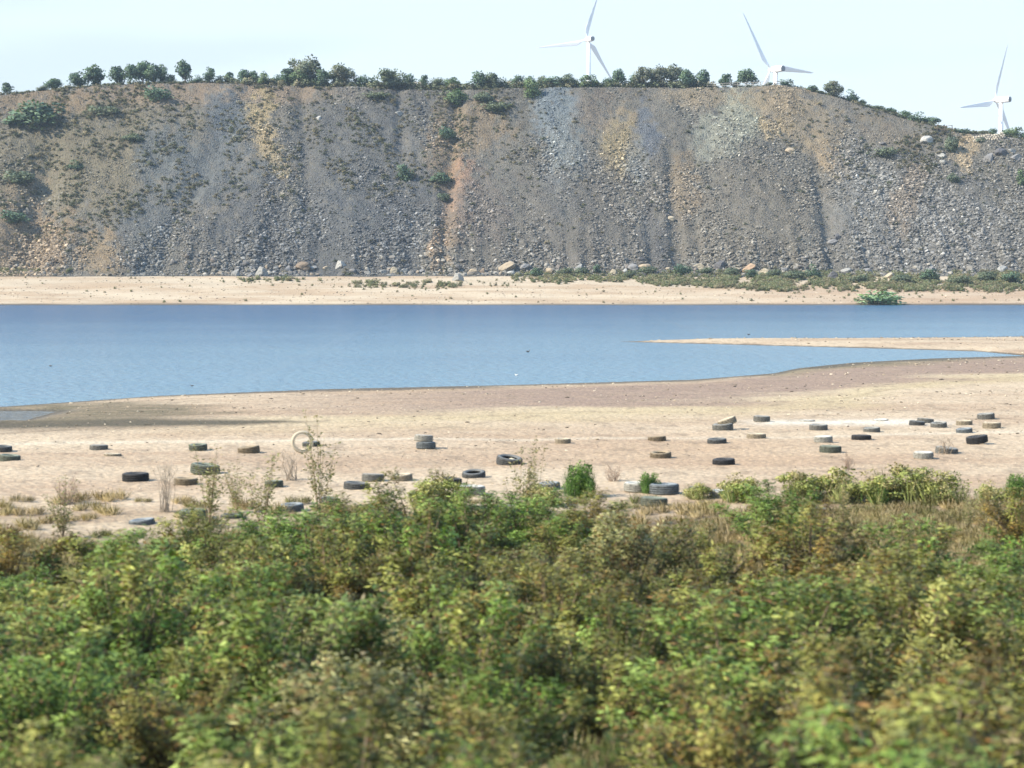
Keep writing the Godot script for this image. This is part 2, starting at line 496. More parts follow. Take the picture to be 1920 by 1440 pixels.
# a shrub of the trackside thicket: long leaves on arching shoots, about 1 m across and 1 m tall
func shrub_meshes(seed_: int, leaves: int, tones: Array, dry: float) -> Array:
	var r := RandomNumberGenerator.new()
	r.seed = seed_
	var L := Leaves.new()
	var S := Leaves.new()
	var bark := Color(0.15, 0.115, 0.08)
	var shoots := 34
	for k in shoots:
		var an := r.randf() * TAU
		var reach := pow(r.randf(), 0.6) * 0.62
		var tall := r.randf_range(0.42, 1.0) * sqrt(maxf(0.15, 1.0 - reach * reach * 1.3))
		var a := Vector3(cos(an) * reach * 0.18, 0, sin(an) * reach * 0.18)
		var m := Vector3(cos(an) * reach * 0.6, tall * 0.62, sin(an) * reach * 0.6)
		var b := Vector3(cos(an) * reach, tall, sin(an) * reach)
		S.twig(a, m, 0.011, 0.007, bark)
		S.twig(m, b, 0.007, 0.002, vary(bark, 1.4))
		var tone: Color = tones[r.randi() % tones.size()]
		tone = vary(Color(tone.r * 1.10, tone.g * 1.18, tone.b), r.randf_range(0.55, 1.5))
		for j in int(leaves / float(shoots)):
			var t := 1.0 - pow(r.randf(), 2.1) * 0.9
			var p := a.lerp(m, t * 2.0) if t < 0.5 else m.lerp(b, t * 2.0 - 1.0)
			var off := rnd_dir(r)
			p += off * Vector3(1, 0.75, 1) * pow(r.randf(), 0.6) * 0.105
			if p.y < 0.03: continue
			var al := Vector3(r.randf_range(-1, 1), r.randf_range(-0.25, 0.2), r.randf_range(-0.6, 0.6)).normalized() * r.randf_range(0.035, 0.075)
			var nn := (Vector3.UP + rnd_dir(r) * 0.75).normalized()
			var sd := al.cross(nn).normalized() * r.randf_range(0.006, 0.0105)
			var c := vary(tone, r.randf_range(0.65, 1.6))
			if r.randf() < dry:
				c = vary([Color(0.19, 0.10, 0.035), Color(0.21, 0.145, 0.06), Color(0.25, 0.21, 0.12)][r.randi() % 3], r.randf_range(0.6, 1.3))
			L.leaf_out(p, al, sd, c, (Vector3(p.x * 0.8, 0.15 + p.y * 0.3, p.z * 0.8) + off * 0.5 + nn * 0.55 + rnd_dir(r) * 0.4).normalized())
	return [L.mesh(), S.mesh()]

# a fine-bladed bush: broom or grass, unit width and height
func blade_mesh(seed_: int, blades: int, spread: float, tones: Array, wide: float) -> ArrayMesh:
	var r := RandomNumberGenerator.new()
	r.seed = seed_
	var L := Leaves.new()
	var tufts := []
	for k in 9:
		var a := r.randf() * TAU
		var reach := sqrt(r.randf()) * 0.42
		tufts.append([Vector3(cos(a) * reach, 0, sin(a) * reach), r.randf_range(0.4, 1.0), Vector3(r.randf_range(-0.16, 0.16), 0, r.randf_range(-0.16, 0.16)), r.randf_range(0.75, 1.25)])
	for k in blades:
		var an := r.randf() * TAU
		var q := sqrt(r.randf())
		var tf: Array = tufts[r.randi() % 9]
		var b: Vector3 = Vector3(cos(an) * q * 0.07, -0.02, sin(an) * q * 0.07) + tf[0]
		var tall: float = r.randf_range(0.25, 1.0) * (1.0 - q * 0.35) * tf[1]
		var tip: Vector3 = Vector3(cos(an) * q * spread * 0.5, tall, sin(an) * q * spread * 0.5) + tf[0] + tf[2] * tall + rnd_dir(r) * 0.05
		var tone: Color = vary(tones[r.randi() % tones.size()], r.randf_range(0.65, 1.4) * tf[3])
		var side := Vector3(-sin(an), r.randf_range(-0.3, 0.3), cos(an)).rotated(Vector3.UP, r.randf() * 3.0) * wide
		L.leaf_out(b, (tip - b), side, tone, (Vector3(cos(an) * q, 0.55, sin(an) * q) + rnd_dir(r) * 0.5).normalized())
		if k % 2 == 0:
			var p: Vector3 = b.lerp(tip, r.randf_range(0.3, 0.9))
			L.leaf_out(p, (rnd_dir(r) + Vector3.UP * 0.5) * 0.14, side.rotated(Vector3.UP, 1.0) * 0.9, vary(tone, 1.15), (Vector3(cos(an) * q, 0.55, sin(an) * q) + rnd_dir(r) * 0.5).normalized())
	return L.mesh()

func twig_mesh(seed_: int, shoots: int, tone: Color) -> ArrayMesh:
	var r := RandomNumberGenerator.new()
	r.seed = seed_
	var L := Leaves.new()
	for k in shoots:
		var an := r.randf() * TAU
		var q := r.randf_range(0.1, 0.5)
		var root := Vector3(r.randf_range(-0.16, 0.16), 0, r.randf_range(-0.16, 0.16))
		var m := root + Vector3(cos(an) * q * 0.4, r.randf_range(0.2, 0.5), sin(an) * q * 0.4)
		var b := m + Vector3(r.randf_range(-0.3, 0.3), r.randf_range(0.15, 0.5), r.randf_range(-0.3, 0.3))
		L.twig(root, m, 0.013, 0.008, tone)
		L.twig(m, b, 0.008, 0.003, vary(tone, 1.2))
		for j in 5:
			var s := m.lerp(b, r.randf())
			L.twig(s, s + (rnd_dir(r) * Vector3(1, 0.3, 1) + Vector3.UP * 0.7) * r.randf_range(0.06, 0.2), 0.005, 0.002, vary(tone, r.randf_range(0.9, 1.5)))
	return L.mesh()

func leafy_wand(seed_: int, leaves: int, tones: Array) -> Array:     # a tall thin sprig, unit height, a third as wide
	var r := RandomNumberGenerator.new()
	r.seed = seed_
	var L := Leaves.new()
	var S := Leaves.new()
	for k in 9:
		var an := r.randf() * TAU
		var q := r.randf_range(0.03, 0.2)
		var tall := r.randf_range(0.45, 1.0)
		var b := Vector3(cos(an) * q, tall, sin(an) * q)
		S.twig(Vector3.ZERO, b, 0.005, 0.0015, Color(0.24, 0.19, 0.12))
		for j in int(leaves / 9.0):
			var t := r.randf_range(0.25, 1.0)
			var p := b * t + rnd_dir(r) * 0.05
			var al := Vector3(r.randf_range(-1, 1), r.randf_range(-0.1, 0.5), r.randf_range(-1, 1)).normalized() * r.randf_range(0.03, 0.06)
			L.leaf(p, al, al.cross(rnd_dir(r)).normalized() * 0.008, vary(tones[r.randi() % tones.size()], r.randf_range(0.8, 1.5)))
	return [L.mesh(), S.mesh()]

func scatter(called: String, label: String, mesh: Mesh, mat: Material, places: Array, tints: PackedColorArray, parent: Node = self) -> MultiMeshInstance3D:
	var mm := MultiMesh.new()
	mm.transform_format = MultiMesh.TRANSFORM_3D
	mm.use_colors = true
	mm.mesh = mesh
	mm.instance_count = places.size()
	for i in places.size():
		mm.set_instance_transform(i, places[i])
		mm.set_instance_color(i, tints[i])
	var o := MultiMeshInstance3D.new()
	o.name = numbered(called) if parent == self else called
	o.multimesh = mm
	o.material_override = mat
	parent.add_child(o, true)
	o.set_meta("kind", "stuff")
	if label: o.set_meta("label", label)
	return o

func turned(r: RandomNumberGenerator, s: Vector3, tilt: float) -> Basis:
	var b := Basis(Vector3.UP, r.randf() * TAU)
	b = Basis(rnd_dir(r), r.randf_range(-tilt, tilt)) * b
	return b * Basis.from_scale(s)

# ------------------------------------------------------------------ materials
func plain(c: Color, rough := 0.9, vertex := false) -> StandardMaterial3D:
	var m := StandardMaterial3D.new()
	m.albedo_color = c.linear_to_srgb()
	m.roughness = rough
	m.metallic_specular = 0.3
	m.vertex_color_use_as_albedo = vertex
	return m

func noise_image(n: FastNoiseLite, size: int, lo: float, hi: float) -> Image:
	var im := n.get_seamless_image(size, size)
	im.convert(Image.FORMAT_L8)
	var data := im.get_data()
	for i in data.size():
		data[i] = int(lerpf(lo, hi, data[i] / 255.0) * 255.0)
	return Image.create_from_data(size, size, false, Image.FORMAT_L8, data)

func make_materials() -> void:
	var fine := ImageTexture.create_from_image(noise_image(noise(41, 0.03, 5), 512, 0.72, 1.0))
	var bump := ImageTexture.create_from_image(noise_image(noise(42, 0.035, 5), 512, 0.0, 1.0))
	var sand := plain(Color(1, 1, 1), 0.95, true)
	sand.albedo_texture = fine
	sand.uv1_triplanar = true
	sand.uv1_world_triplanar = true
	sand.uv1_scale = Vector3(0.23, 0.23, 0.23)
	sand.heightmap_enabled = true
	sand.heightmap_texture = bump
	sand.heightmap_scale = 4.0
	M.sand = sand
	var scree: StandardMaterial3D = sand.duplicate()
	scree.uv1_scale = Vector3(0.11, 0.11, 0.11)
	scree.heightmap_scale = 30.0
	M.scree = scree
	var stone := plain(Color(1, 1, 1), 0.85, true)
	M.stone = stone
	var rip := noise(43, 0.035, 3).get_seamless_image(1024, 1024)
	rip.convert(Image.FORMAT_RGBA8)
	rip.bump_map_to_normal_map(9.0)
	var water := plain(Color(1, 1, 1), 0.2, true)
	water.metallic_specular = 0.5
	water.normal_enabled = true
	water.normal_texture = ImageTexture.create_from_image(rip)
	water.normal_scale = 0.7
	water.uv1_triplanar = true
	water.uv1_world_triplanar = true
	water.uv1_scale = Vector3(0.031, 0.031, 0.047)
	M.water = water
	var leaf := plain(Color(1, 1, 1), 0.6, true)
	leaf.backlight = Color(0.7, 0.7, 0.45)
	leaf.backlight_enabled = true
	M.leaf = leaf
	M.needle = plain(Color(1, 1, 1), 0.7, true)
	M.bark = plain(Color(1, 1, 1), 0.9, true)
	M.white = plain(Color(0.82, 0.83, 0.84), 0.35)
	M.dark_grey = plain(Color(0.12, 0.13, 0.14), 0.6)
	M.wood = plain(Color(0.17, 0.135, 0.10), 0.85)
	M.pale_wood = plain(Color(0.42, 0.39, 0.34), 0.85)
	var tyre_fine := ImageTexture.create_from_image(noise_image(noise(47, 0.02, 4), 256, 0.55, 1.0))
	for t in [["black", Color(0.042, 0.043, 0.045)], ["dark", Color(0.095, 0.10, 0.10)], ["grey", Color(0.19, 0.19, 0.175)], ["green", Color(0.13, 0.145, 0.115)], ["brown", Color(0.21, 0.17, 0.115)], ["tan", Color(0.33, 0.285, 0.21)], ["pale", Color(0.38, 0.375, 0.335)], ["blue", Color(0.155, 0.175, 0.185)]]:
		var m := plain(t[1], 0.8)
		m.albedo_texture = tyre_fine
		m.uv1_triplanar = true
		m.uv1_scale = Vector3(2.2, 2.2, 2.2)
		M["tyre_" + t[0]] = m
		M["wall_" + t[0]] = plain(vary(t[1], 1.35), 0.7)

# ------------------------------------------------------------------ things
var tyre_tread: Mesh
var tyre_wall: Mesh
var tyre_liner: Mesh
const TYRE_R := 0.33

func make_tyre_meshes() -> void:
	var o := TYRE_R
	tyre_tread = lathe(PackedVector2Array([Vector2(o - 0.03, -0.108), Vector2(o - 0.010, -0.096), Vector2(o - 0.002, -0.07), Vector2(o, -0.056), Vector2(o - 0.014, -0.052), Vector2(o - 0.014, -0.042), Vector2(o + 0.001, -0.038), Vector2(o + 0.001, -0.008), Vector2(o - 0.014, -0.005), Vector2(o - 0.014, 0.005), Vector2(o + 0.001, 0.008), Vector2(o + 0.001, 0.038), Vector2(o - 0.014, 0.042), Vector2(o - 0.014, 0.052), Vector2(o, 0.056), Vector2(o - 0.002, 0.07), Vector2(o - 0.010, 0.096), Vector2(o - 0.03, 0.108)]), 48, -0.006)
	tyre_wall = lathe(PackedVector2Array([Vector2(o - 0.034, 0.107), Vector2(o - 0.06, 0.117), Vector2(o - 0.085, 0.118), Vector2(o - 0.09, 0.115), Vector2(o - 0.115, 0.105), Vector2(o - 0.128, 0.092), Vector2(o - 0.134, 0.078)]), 40)
	tyre_liner = lathe(PackedVector2Array([Vector2(o - 0.134, 0.078), Vector2(o - 0.07, 0.088), Vector2(o - 0.034, 0.06), Vector2(o - 0.03, 0.0), Vector2(o - 0.034, -0.06), Vector2(o - 0.07, -0.088), Vector2(o - 0.134, -0.078)]), 32)

func tyre(label: String, tone: String, px: float, py: float, w: float, h: float, sink := 0.0, tilt := 0.0, lift := 0.0, roll := 0.0) -> Node3D:
	var front := hit(px, py + h * 0.5, 40.0)
	var k := clampf(w * -front.z / F / (TYRE_R * 2.0), 0.72, 1.3)
	var c := ground(front.x, front.z - TYRE_R * k * 0.9)
	var o := thing("tyre", label, "tyre", c + Vector3.UP * ((0.112 - sink) * k + lift), "old tyres lying on the drained shore")
	o.scale = Vector3.ONE * k
	o.rotation = Vector3(tilt + rng.randf_range(-0.06, 0.05), rng.randf() * 0.6, roll + rng.randf_range(-0.11, 0.11))
	o.position.y -= rng.randf() * 0.075 * k
	part("tread", tyre_tread, M["tyre_" + tone], o)
	part("sidewall", tyre_wall, M["wall_" + tone], o)
	var lower := part("sidewall_001", tyre_wall, M["wall_" + tone], o)
	lower.rotation.x = PI
	part("inner_liner", tyre_liner, M["tyre_black"], o)
	return o

func blade_shape(L: float) -> ArrayMesh:
	var sec := [[0.0, 0.9, 0.9], [0.05, 0.9, 0.85], [0.11, 2.2, 0.7], [0.2, 3.5, 0.5], [0.35, 2.9, 0.36], [0.55, 2.1, 0.26], [0.75, 1.5, 0.18], [0.92, 0.95, 0.1], [1.0, 0.18, 0.04]]
	var st := SurfaceTool.new()
	st.begin(Mesh.PRIMITIVE_TRIANGLES)
	st.set_smooth_group(0)
	var rings := []
	for s in sec:
		var ring: Array[Vector3] = []
		var lead: float = minf(s[1], 0.9) * 0.5
		for k in 12:
			var an := TAU * k / 12.0
			var x: float = lead - s[1] * 0.5 + cos(an) * s[1] * 0.5
			var z: float = sin(an) * s[2] * 0.5 * (0.55 + 0.45 * cos(an) if s[1] > 1.0 else 1.0)
			ring.append(Vector3(x, s[0] * L, z))
		rings.append(ring)
	for j in rings.size() - 1:
		for k in 12:
			var a: Vector3 = rings[j][k]
			var b: Vector3 = rings[j][(k + 1) % 12]
			var c: Vector3 = rings[j + 1][(k + 1) % 12]
			var d: Vector3 = rings[j + 1][k]
			for v in [a, d, c, a, c, b]: st.add_vertex(v)
	st.generate_normals()
	return st.commit()

func wind_turbine(label: String, px: float, py: float, d: float, L: float, phi: float, theta: float, cone: float) -> void:
	var hub := at_depth(px, py, d)
	var ax := Vector3(-sin(phi), 0.0, -cos(phi))
	var rt := Vector3(cos(phi), 0.0, -sin(phi))
	var tower_at := hub - ax * 4.2
	var base := ground(tower_at.x, tower_at.z)
	var o := thing("wind_turbine", label, "wind turbine", base, "white wind turbines beyond the spoil heap")
	var th := hub.y - base.y - 1.6
	part("tower", lathe(PackedVector2Array([Vector2(1.95, -1.0), Vector2(1.8, th * 0.25), Vector2(1.55, th * 0.6), Vector2(1.2, th), Vector2(0.0, th)]), 28), M.white, o)
	var fr := Basis(rt, Vector3.UP, -ax)       # local z points to the back of the nacelle
	# nacelle: a rounded box swept along local z
	var st := SurfaceTool.new()
	st.begin(Mesh.PRIMITIVE_TRIANGLES)
	st.set_smooth_group(0)
	var sections := [[1.2, 0.0], [1.3, 1.35], [2.2, 1.75], [6.5, 1.85], [9.6, 1.75], [10.2, 1.55]]
	for j in sections.size() - 1:
		for k in 20:
			var q: Array[Vector3] = []
			for e in [[j, k], [j + 1, k], [j + 1, k + 1], [j, k + 1]]:
				var an: float = TAU * (int(e[1]) % 20) / 20.0
				var s: Array = sections[e[0]]
				var cx := signf(cos(an)) * pow(absf(cos(an)), 0.6) * float(s[1])
				var cy := signf(sin(an)) * pow(absf(sin(an)), 0.6) * float(s[1])
				q.append(Vector3(cx, cy, s[0]))
			for v in [0, 2, 1, 0, 3, 2]: st.add_vertex(q[v])
	st.generate_normals()
	var nac := part("nacelle", st.commit(), M.white, o)
	nac.transform = Transform3D(fr, hub - base)
	var vent := part("rear_vent", lathe(PackedVector2Array([Vector2(1.62, 0.0), Vector2(1.62, 0.22), Vector2(1.3, 0.34), Vector2(0.0, 0.36)]), 20), M.dark_grey, nac)
	vent.transform = Transform3D(Basis(Vector3.RIGHT, PI / 2), Vector3(0, 0, 10.14))
	var hb := part("hub", lathe(PackedVector2Array([Vector2(1.15, -1.3), Vector2(1.3, -0.4), Vector2(1.25, 0.5), Vector2(0.8, 1.3), Vector2(0.0, 1.7)]), 24), M.white, o)
	hb.transform = Transform3D(fr * Basis(Vector3.RIGHT, -PI / 2), hub - base)
	for k in 3:
		var an := theta + TAU * k / 3.0
		var dir := (rt * sin(an) + Vector3.UP * cos(an) + ax * cone).normalized()
		var chord := ax.cross(dir).normalized()
		var b := part(numbered_part("blade", k), blade_cache, M.white, o)
		var pitch_turn := Basis(dir, deg_to_rad(12.0))
		b.transform = Transform3D(pitch_turn * Basis(chord, dir, chord.cross(dir)), hub - base + dir * 0.7)
		b.scale = Vector3.ONE * (L / 36.0)
var blade_cache: Mesh

func box(size: Vector3) -> BoxMesh:
	var b := BoxMesh.new()
	b.size = size
	return b

func railing(label: String, pts: Array, posts: int, tall: float, mat: Material) -> void:
	var a: Vector3 = pts[0]
	var b: Vector3 = pts[1]
	var o := thing("railing", label, "railing", (a + b) * 0.5)
	for k in posts:
		var p := a.lerp(b, k / float(posts - 1))
		p = ground(p.x, p.z)
		var q := part(numbered_part("post", k), box(Vector3(0.14, tall + 0.4, 0.14)), mat, o)
		q.position = p - o.position + Vector3.UP * (tall * 0.5 - 0.15)
	for k in posts - 1:
		for lv in [0.55, 0.98]:
			var p: Vector3 = ground(a.lerp(b, k / float(posts - 1)).x, a.z) + Vector3.UP * tall * lv
			var q: Vector3 = ground(a.lerp(b, (k + 1) / float(posts - 1)).x, a.z) + Vector3.UP * tall * lv
			var r := part(numbered_part("rail", k * 2 + (0 if lv < 0.6 else 1)), box(Vector3((q - p).length(), 0.1, 0.07)), mat, o)
			r.position = (p + q) * 0.5 - o.position + Vector3(0, 0, 0.11)
			r.rotation.z = atan2(q.y - p.y, q.x - p.x)

func bird(label: String, called: String, category: String, px: float, py: float, s: float, body: Color, head: Color, turn: float) -> void:
	var at := at_depth(px, py, 100.0)
	var v := look(px, py)
	var d := EYE / (-v.y / -v.z)
	at = Vector3(v.x / -v.z * d, 0.0, -d)
	var o := thing(called, label, category, at)
	o.rotation.y = turn
	o.scale = Vector3.ONE * s
	# body, tail, neck and head as one swept surface along the bird
	var path := [[-0.27, 0.13, 0.008], [-0.22, 0.11, 0.03], [-0.13, 0.075, 0.075], [0.0, 0.06, 0.095], [0.10, 0.07, 0.08], [0.145, 0.12, 0.05], [0.16, 0.17, 0.036], [0.175, 0.205, 0.04], [0.205, 0.22, 0.038], [0.235, 0.215, 0.012]]
	var st := SurfaceTool.new()
	st.begin(Mesh.PRIMITIVE_TRIANGLES)
	st.set_smooth_group(0)
	for j in path.size() - 1:
		for k in 10:
			for e in [[0, 0], [1, 1], [1, 0], [0, 0], [0, 1], [1, 1]]:
				var s0: Array = path[j + e[0]]
				var an: float = TAU * ((k + e[1]) % 10) / 10.0
				var up: float = 0.25 + 0.75 * (1.0 if j + e[0] < 4 or j + e[0] > 6 else 0.5)
				st.set_color(head if j >= 5 else body)
				st.add_vertex(Vector3(s0[0] - sin(an) * s0[2] * (1.0 - up) * 1.2, s0[1] + sin(an) * s0[2] * up, cos(an) * s0[2]))
	st.generate_normals()
	part("body", st.commit(), M.bark, o)
	var bill := part("bill", box(Vector3(0.05, 0.012, 0.02)), plain(Color(0.4, 0.3, 0.08), 0.5), o)
	bill.position = Vector3(0.25, 0.212, 0)

# ------------------------------------------------------------------ the scene
func _ready() -> void:
	rng.seed = 2024
	n_a = noise(1, 0.02, 3)
	n_b = noise(2, 0.12, 3)
	n_c = noise(3, 0.5, 3)
	n_d = noise(4, 0.9, 2)

	# camera
	var cam := Camera3D.new()
	cam.name = "camera"
	var lens := CameraAttributesPhysical.new()
	lens.frustum_focal_length = 62.2
	lens.frustum_focus_distance = 340.0
	lens.frustum_near = 0.5
	lens.frustum_far = 6000.0
	lens.exposure_aperture = 1.6
	add_child(cam)
	cam.keep_aspect = Camera3D.KEEP_HEIGHT
	cam.attributes = lens
	cam.fov = rad_to_deg(2.0 * atan(720.0 / F))
	cam.near = 0.5
	cam.far = 6000.0
	cam.position = Vector3(0, EYE, 0)
	cam.rotation = Vector3(-PITCH, 0, 0)

	# sky: thin haze, pale at the horizon, blue above, faint streaks of cloud
	var sky_noise := noise(77, 2.2, 5)
	var W := 1536
	var Hh := 768
	var im := Image.create(W, Hh, false, Image.FORMAT_RGBF)
	for y in Hh:
		var el := (0.5 - (y + 0.5) / Hh) * PI
		var e := maxf(el, 0.0) / (PI / 2)
		var t := exp(-pow(e / 0.27, 1.4))
		var base := Color(0.15, 0.32, 0.60).lerp(Color(0.535, 0.60, 0.605), t)
		if el < 0.0:
			base = base.lerp(Color(0.25, 0.235, 0.20), clampf(-el * 8.0, 0.0, 1.0))
		for x in W:
			var c := base
			if el > -0.02:
				var az := (x + 0.5) / W * TAU
				var v := Vector3(cos(az), 0.0, sin(az))
				var q := v * 1.1
				var n := sky_noise.get_noise_3d(q.x, el * 14.0, q.z)
				var k := clampf(n * 2.6 + 0.22, 0.0, 1.0) * clampf(1.0 - e * 1.6, 0.0, 1.0)
				c = c.lerp(Color(0.415, 0.48, 0.505), k * 0.95 * (1.0 - smoothstep(0.0, 0.5, e)) )
				c = c.lerp(Color(0.55, 0.59, 0.63), k * 0.5 * smoothstep(0.05, 0.5, e))
			im.set_pixel(x, y, c)
	var pano := PanoramaSkyMaterial.new()
	pano.panorama = ImageTexture.create_from_image(im)
	var sky := Sky.new()
	sky.sky_material = pano
	var env := Environment.new()
	env.background_mode = Environment.BG_SKY
	env.sky = sky
	env.background_energy_multiplier = 1.0
	env.tonemap_mode = Environment.TONE_MAPPER_LINEAR
	env.tonemap_exposure = 2.0
	env.sdfgi_enabled = true
	env.ssao_enabled = true
	env.ssil_enabled = true
	var we := WorldEnvironment.new()
	we.name = "world_environment"
	we.environment = env
	add_child(we)

	# sun: from the left, a little towards the camera
	var sun := DirectionalLight3D.new()
	sun.name = "sun"
	sun.light_energy = 1.6
	sun.light_color = Color(1.0, 0.95, 0.87)
	sun.light_angular_distance = 0.5
	sun.shadow_enabled = true
	add_child(sun)
	sun.look_at_from_position(Vector3.ZERO, -Vector3(-0.72, 0.62, 0.27), Vector3.UP)

	make_materials()
	make_crest()
	make_blobs()
	build_land()
	build_water()
	build_scree()
	build_boulders()
	build_turbines()
	build_ridge()
	build_slope_plants()
	build_far_bank_plants()
	build_tyres()
	build_beach_bits()
	build_fringe()
	build_thicket()
	# thin air between here and the turbines
	env.fog_enabled = true
	env.fog_density = 0.00018
	env.fog_light_color = Color(0.80, 0.90, 1.0)

func structure(called: String, mesh: Mesh, mat: Material, label: String) -> MeshInstance3D:
	var o := part(called, mesh, mat, self)
	o.set_meta("kind", "structure")
	o.set_meta("label", label)
	return o

var heap: MeshInstance3D

func build_land() -> void:
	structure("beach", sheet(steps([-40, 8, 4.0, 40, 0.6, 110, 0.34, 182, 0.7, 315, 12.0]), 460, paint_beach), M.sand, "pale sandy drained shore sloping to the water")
	structure("far_bank", sheet(steps([315, 388, 0.8]), 420, paint_far_bank), M.sand, "pale sandy bank along the far side of the lake")
	heap = structure("spoil_heap", sheet(steps([388, 476, 0.55, 560, 6.0, 1760, 60.0]), 440, paint_hill), M.scree, "steep grey and brown slope of broken mine rock")

func build_water() -> void:
	var pos := PackedVector3Array()
	var col := PackedColorArray()
	var nor := PackedVector3Array()
	var uv := PackedVector2Array()
	var idx := PackedInt32Array()
	var nx := 300
	var rows := steps([60, 200, 2.0, 330, 5.0])
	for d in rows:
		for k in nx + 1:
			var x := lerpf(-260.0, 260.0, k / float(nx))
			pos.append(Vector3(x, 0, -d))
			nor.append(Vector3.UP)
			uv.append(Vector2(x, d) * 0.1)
			# sky and hill reflection painted in: pale near the shore, darker blue farther out
			var deep := smoothstep(-5.0, 190.0, d - table(x, SHORE) + n_b.get_noise_2d(x * 0.12, d * 0.35) * 26.0)  # rises with distance from the shore, not with water depth
			col.append(Color(0.125, 0.225, 0.30).lerp(Color(0.018, 0.085, 0.185), deep).lerp(Color(0.10, 0.096, 0.08), smoothstep(-14.0, -16.0, x) * (1.0 - smoothstep(86.0, 88.5, d))))   # the pool is grey-brown
	for a in rows.size() - 1:
		for k in nx:
			var i := a * (nx + 1) + k
			idx.append_array(PackedInt32Array([i, i + nx + 1, i + 1, i + 1, i + nx + 1, i + nx + 2]))
	var arr := []
	arr.resize(Mesh.ARRAY_MAX)
	arr[Mesh.ARRAY_VERTEX] = pos
	arr[Mesh.ARRAY_NORMAL] = nor
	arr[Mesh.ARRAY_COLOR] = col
	arr[Mesh.ARRAY_TEX_UV] = uv
	arr[Mesh.ARRAY_INDEX] = idx
	var m := ArrayMesh.new()
	m.add_surface_from_arrays(Mesh.PRIMITIVE_TRIANGLES, arr)
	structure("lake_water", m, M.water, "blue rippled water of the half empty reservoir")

func hill_spot(r: RandomNumberGenerator) -> Vector3:
	var d := r.randf_range(FOOT - 5.0, 462.0)
	var x := r.randf_range(-1, 1) * (d * 0.272 + 3.0)
	return Vector3(x, height(x, d), -d)

func roughness_at(p: Vector3) -> float:      # how stony the slope is, 0 fines .. 1 blocks
	var px := 960.0 + F * p.x / -p.z
	var v := 0.46 + n_b.get_noise_2d(p.x * 0.5 + 50.0, p.y * 0.4) * 1.3 + n_c.get_noise_2d(p.x * 0.35, p.y * 0.3) * 0.35
	var t := clampf((p.y - 5.0) / 40.0, 0.0, 1.0)
	v += 0.45 - t * 0.7
	v -= 0.55 * exp(-pow((px - 190.0) / 190.0, 2.0)) * smoothstep(0.1, 0.35, t)
	v -= 0.4 * exp(-pow((px - 380.0) / 110.0, 2.0)) * smoothstep(0.05, 0.3, t)
	v -= 0.7 * exp(-pow((px - 852.0) / 26.0, 2.0)) * (1.0 - smoothstep(0.55, 0.7, t))
	v += 0.35 * smoothstep(1560.0, 1640.0, px) * (1.0 - smoothstep(0.75, 0.9, t))
	return clampf(v, 0.05, 1.15)

func build_scree() -> void:
	var r := RandomNumberGenerator.new()
	r.seed = 11
	for variant in 3:
		var places := []
		var tints := PackedColorArray()
		var mesh := rock_mesh(100 + variant, [0.5, 0.62, 0.38][variant], 0)
		for i in 78000:
			var p := hill_spot(r)
			var k := int(clampf(p.x + 400.0, 0.0, 800.0))
			if -p.z > crest_d[k] + 2.0: continue
			var q := roughness_at(p)
			if r.randf() > 0.06 + q * 0.95: continue
			var t := clampf((p.y - 5.0) / 40.0, 0.0, 1.0)
			var size := (0.12 + 0.32 * pow(r.randf(), 5.0)) * lerpf(0.65, 1.35, q) * lerpf(1.25, 0.85, t)
			if -p.z < FOOT - 1.0 and r.randf() < 0.8: continue
			var c := paint_hill(p.x, -p.z, p.y)
			var b := r.randf_range(0.5, 1.6)
			if r.randf() < 0.06: b *= 1.8
			c = lerp3(c, Color(0.14, 0.138, 0.136), r.randf() * 0.3)
			places.append(Transform3D(turned(r, Vector3(size, size, size), 1.3), p + Vector3(0, size * 0.12, 0)))
			tints.append(vary(c, b))
		var grit := 0
		while grit < 34000:
			grit += 1
			var p := hill_spot(r)
			if -p.z > crest_d[int(clampf(p.x + 400.0, 0.0, 800.0))] + 2.0 or -p.z < FOOT + 2.0: continue
			var size := r.randf_range(0.07, 0.15)
			var c := paint_hill(p.x, -p.z, p.y)
			places.append(Transform3D(turned(r, Vector3(size * 1.2, size, size), 2.5), p + Vector3(0, size * 0.25, 0)))
			tints.append(vary(c, r.randf_range(0.55, 1.65)))
		var o := scatter(numbered_part("scree", variant), "", mesh, M.stone, places, tints, heap)
		o.name = numbered_part("scree", variant)
	# the blocks that can be told apart
	var kinds := []
	for k in 6: kinds.append(rock_mesh(200 + k, [0.55, 0.7, 0.45, 0.62, 0.5, 0.75][k], 1))
	var mats := []
	for c in [Color(0.125, 0.12, 0.11), Color(0.18, 0.172, 0.155), Color(0.22, 0.19, 0.15), Color(0.105, 0.103, 0.10), Color(0.27, 0.255, 0.22), Color(0.15, 0.135, 0.12)]:
		mats.append(plain(c, 0.85))
	var n := 0
	while n < 290:
		var p := hill_spot(r)
		if n < 240:
			var d := FOOT + r.randf_range(-4.0, 5.0) + n_a.get_noise_2d(p.x * 1.1, 7.0) * 5.0
			p = Vector3(r.randf_range(-1, 1) * 107.0, 0, -d)
			if p.x < -68.0 and r.randf() < 0.8: continue
			p.y = height(p.x, d)
		elif roughness_at(p) < 0.6: continue
		var k2 := int(clampf(p.x + 400.0, 0.0, 800.0))
		if -p.z > crest_d[k2]: continue
		var o := part(numbered_part("stone", n), kinds[n % 6], mats[r.randi() % 6], heap)
		var size := r.randf_range(0.45, 1.0) if n < 240 else r.randf_range(0.35, 0.6)
		o.transform = Transform3D(turned(r, Vector3(size, size, size), 0.5), p + Vector3.UP * size * 0.15)
		n += 1

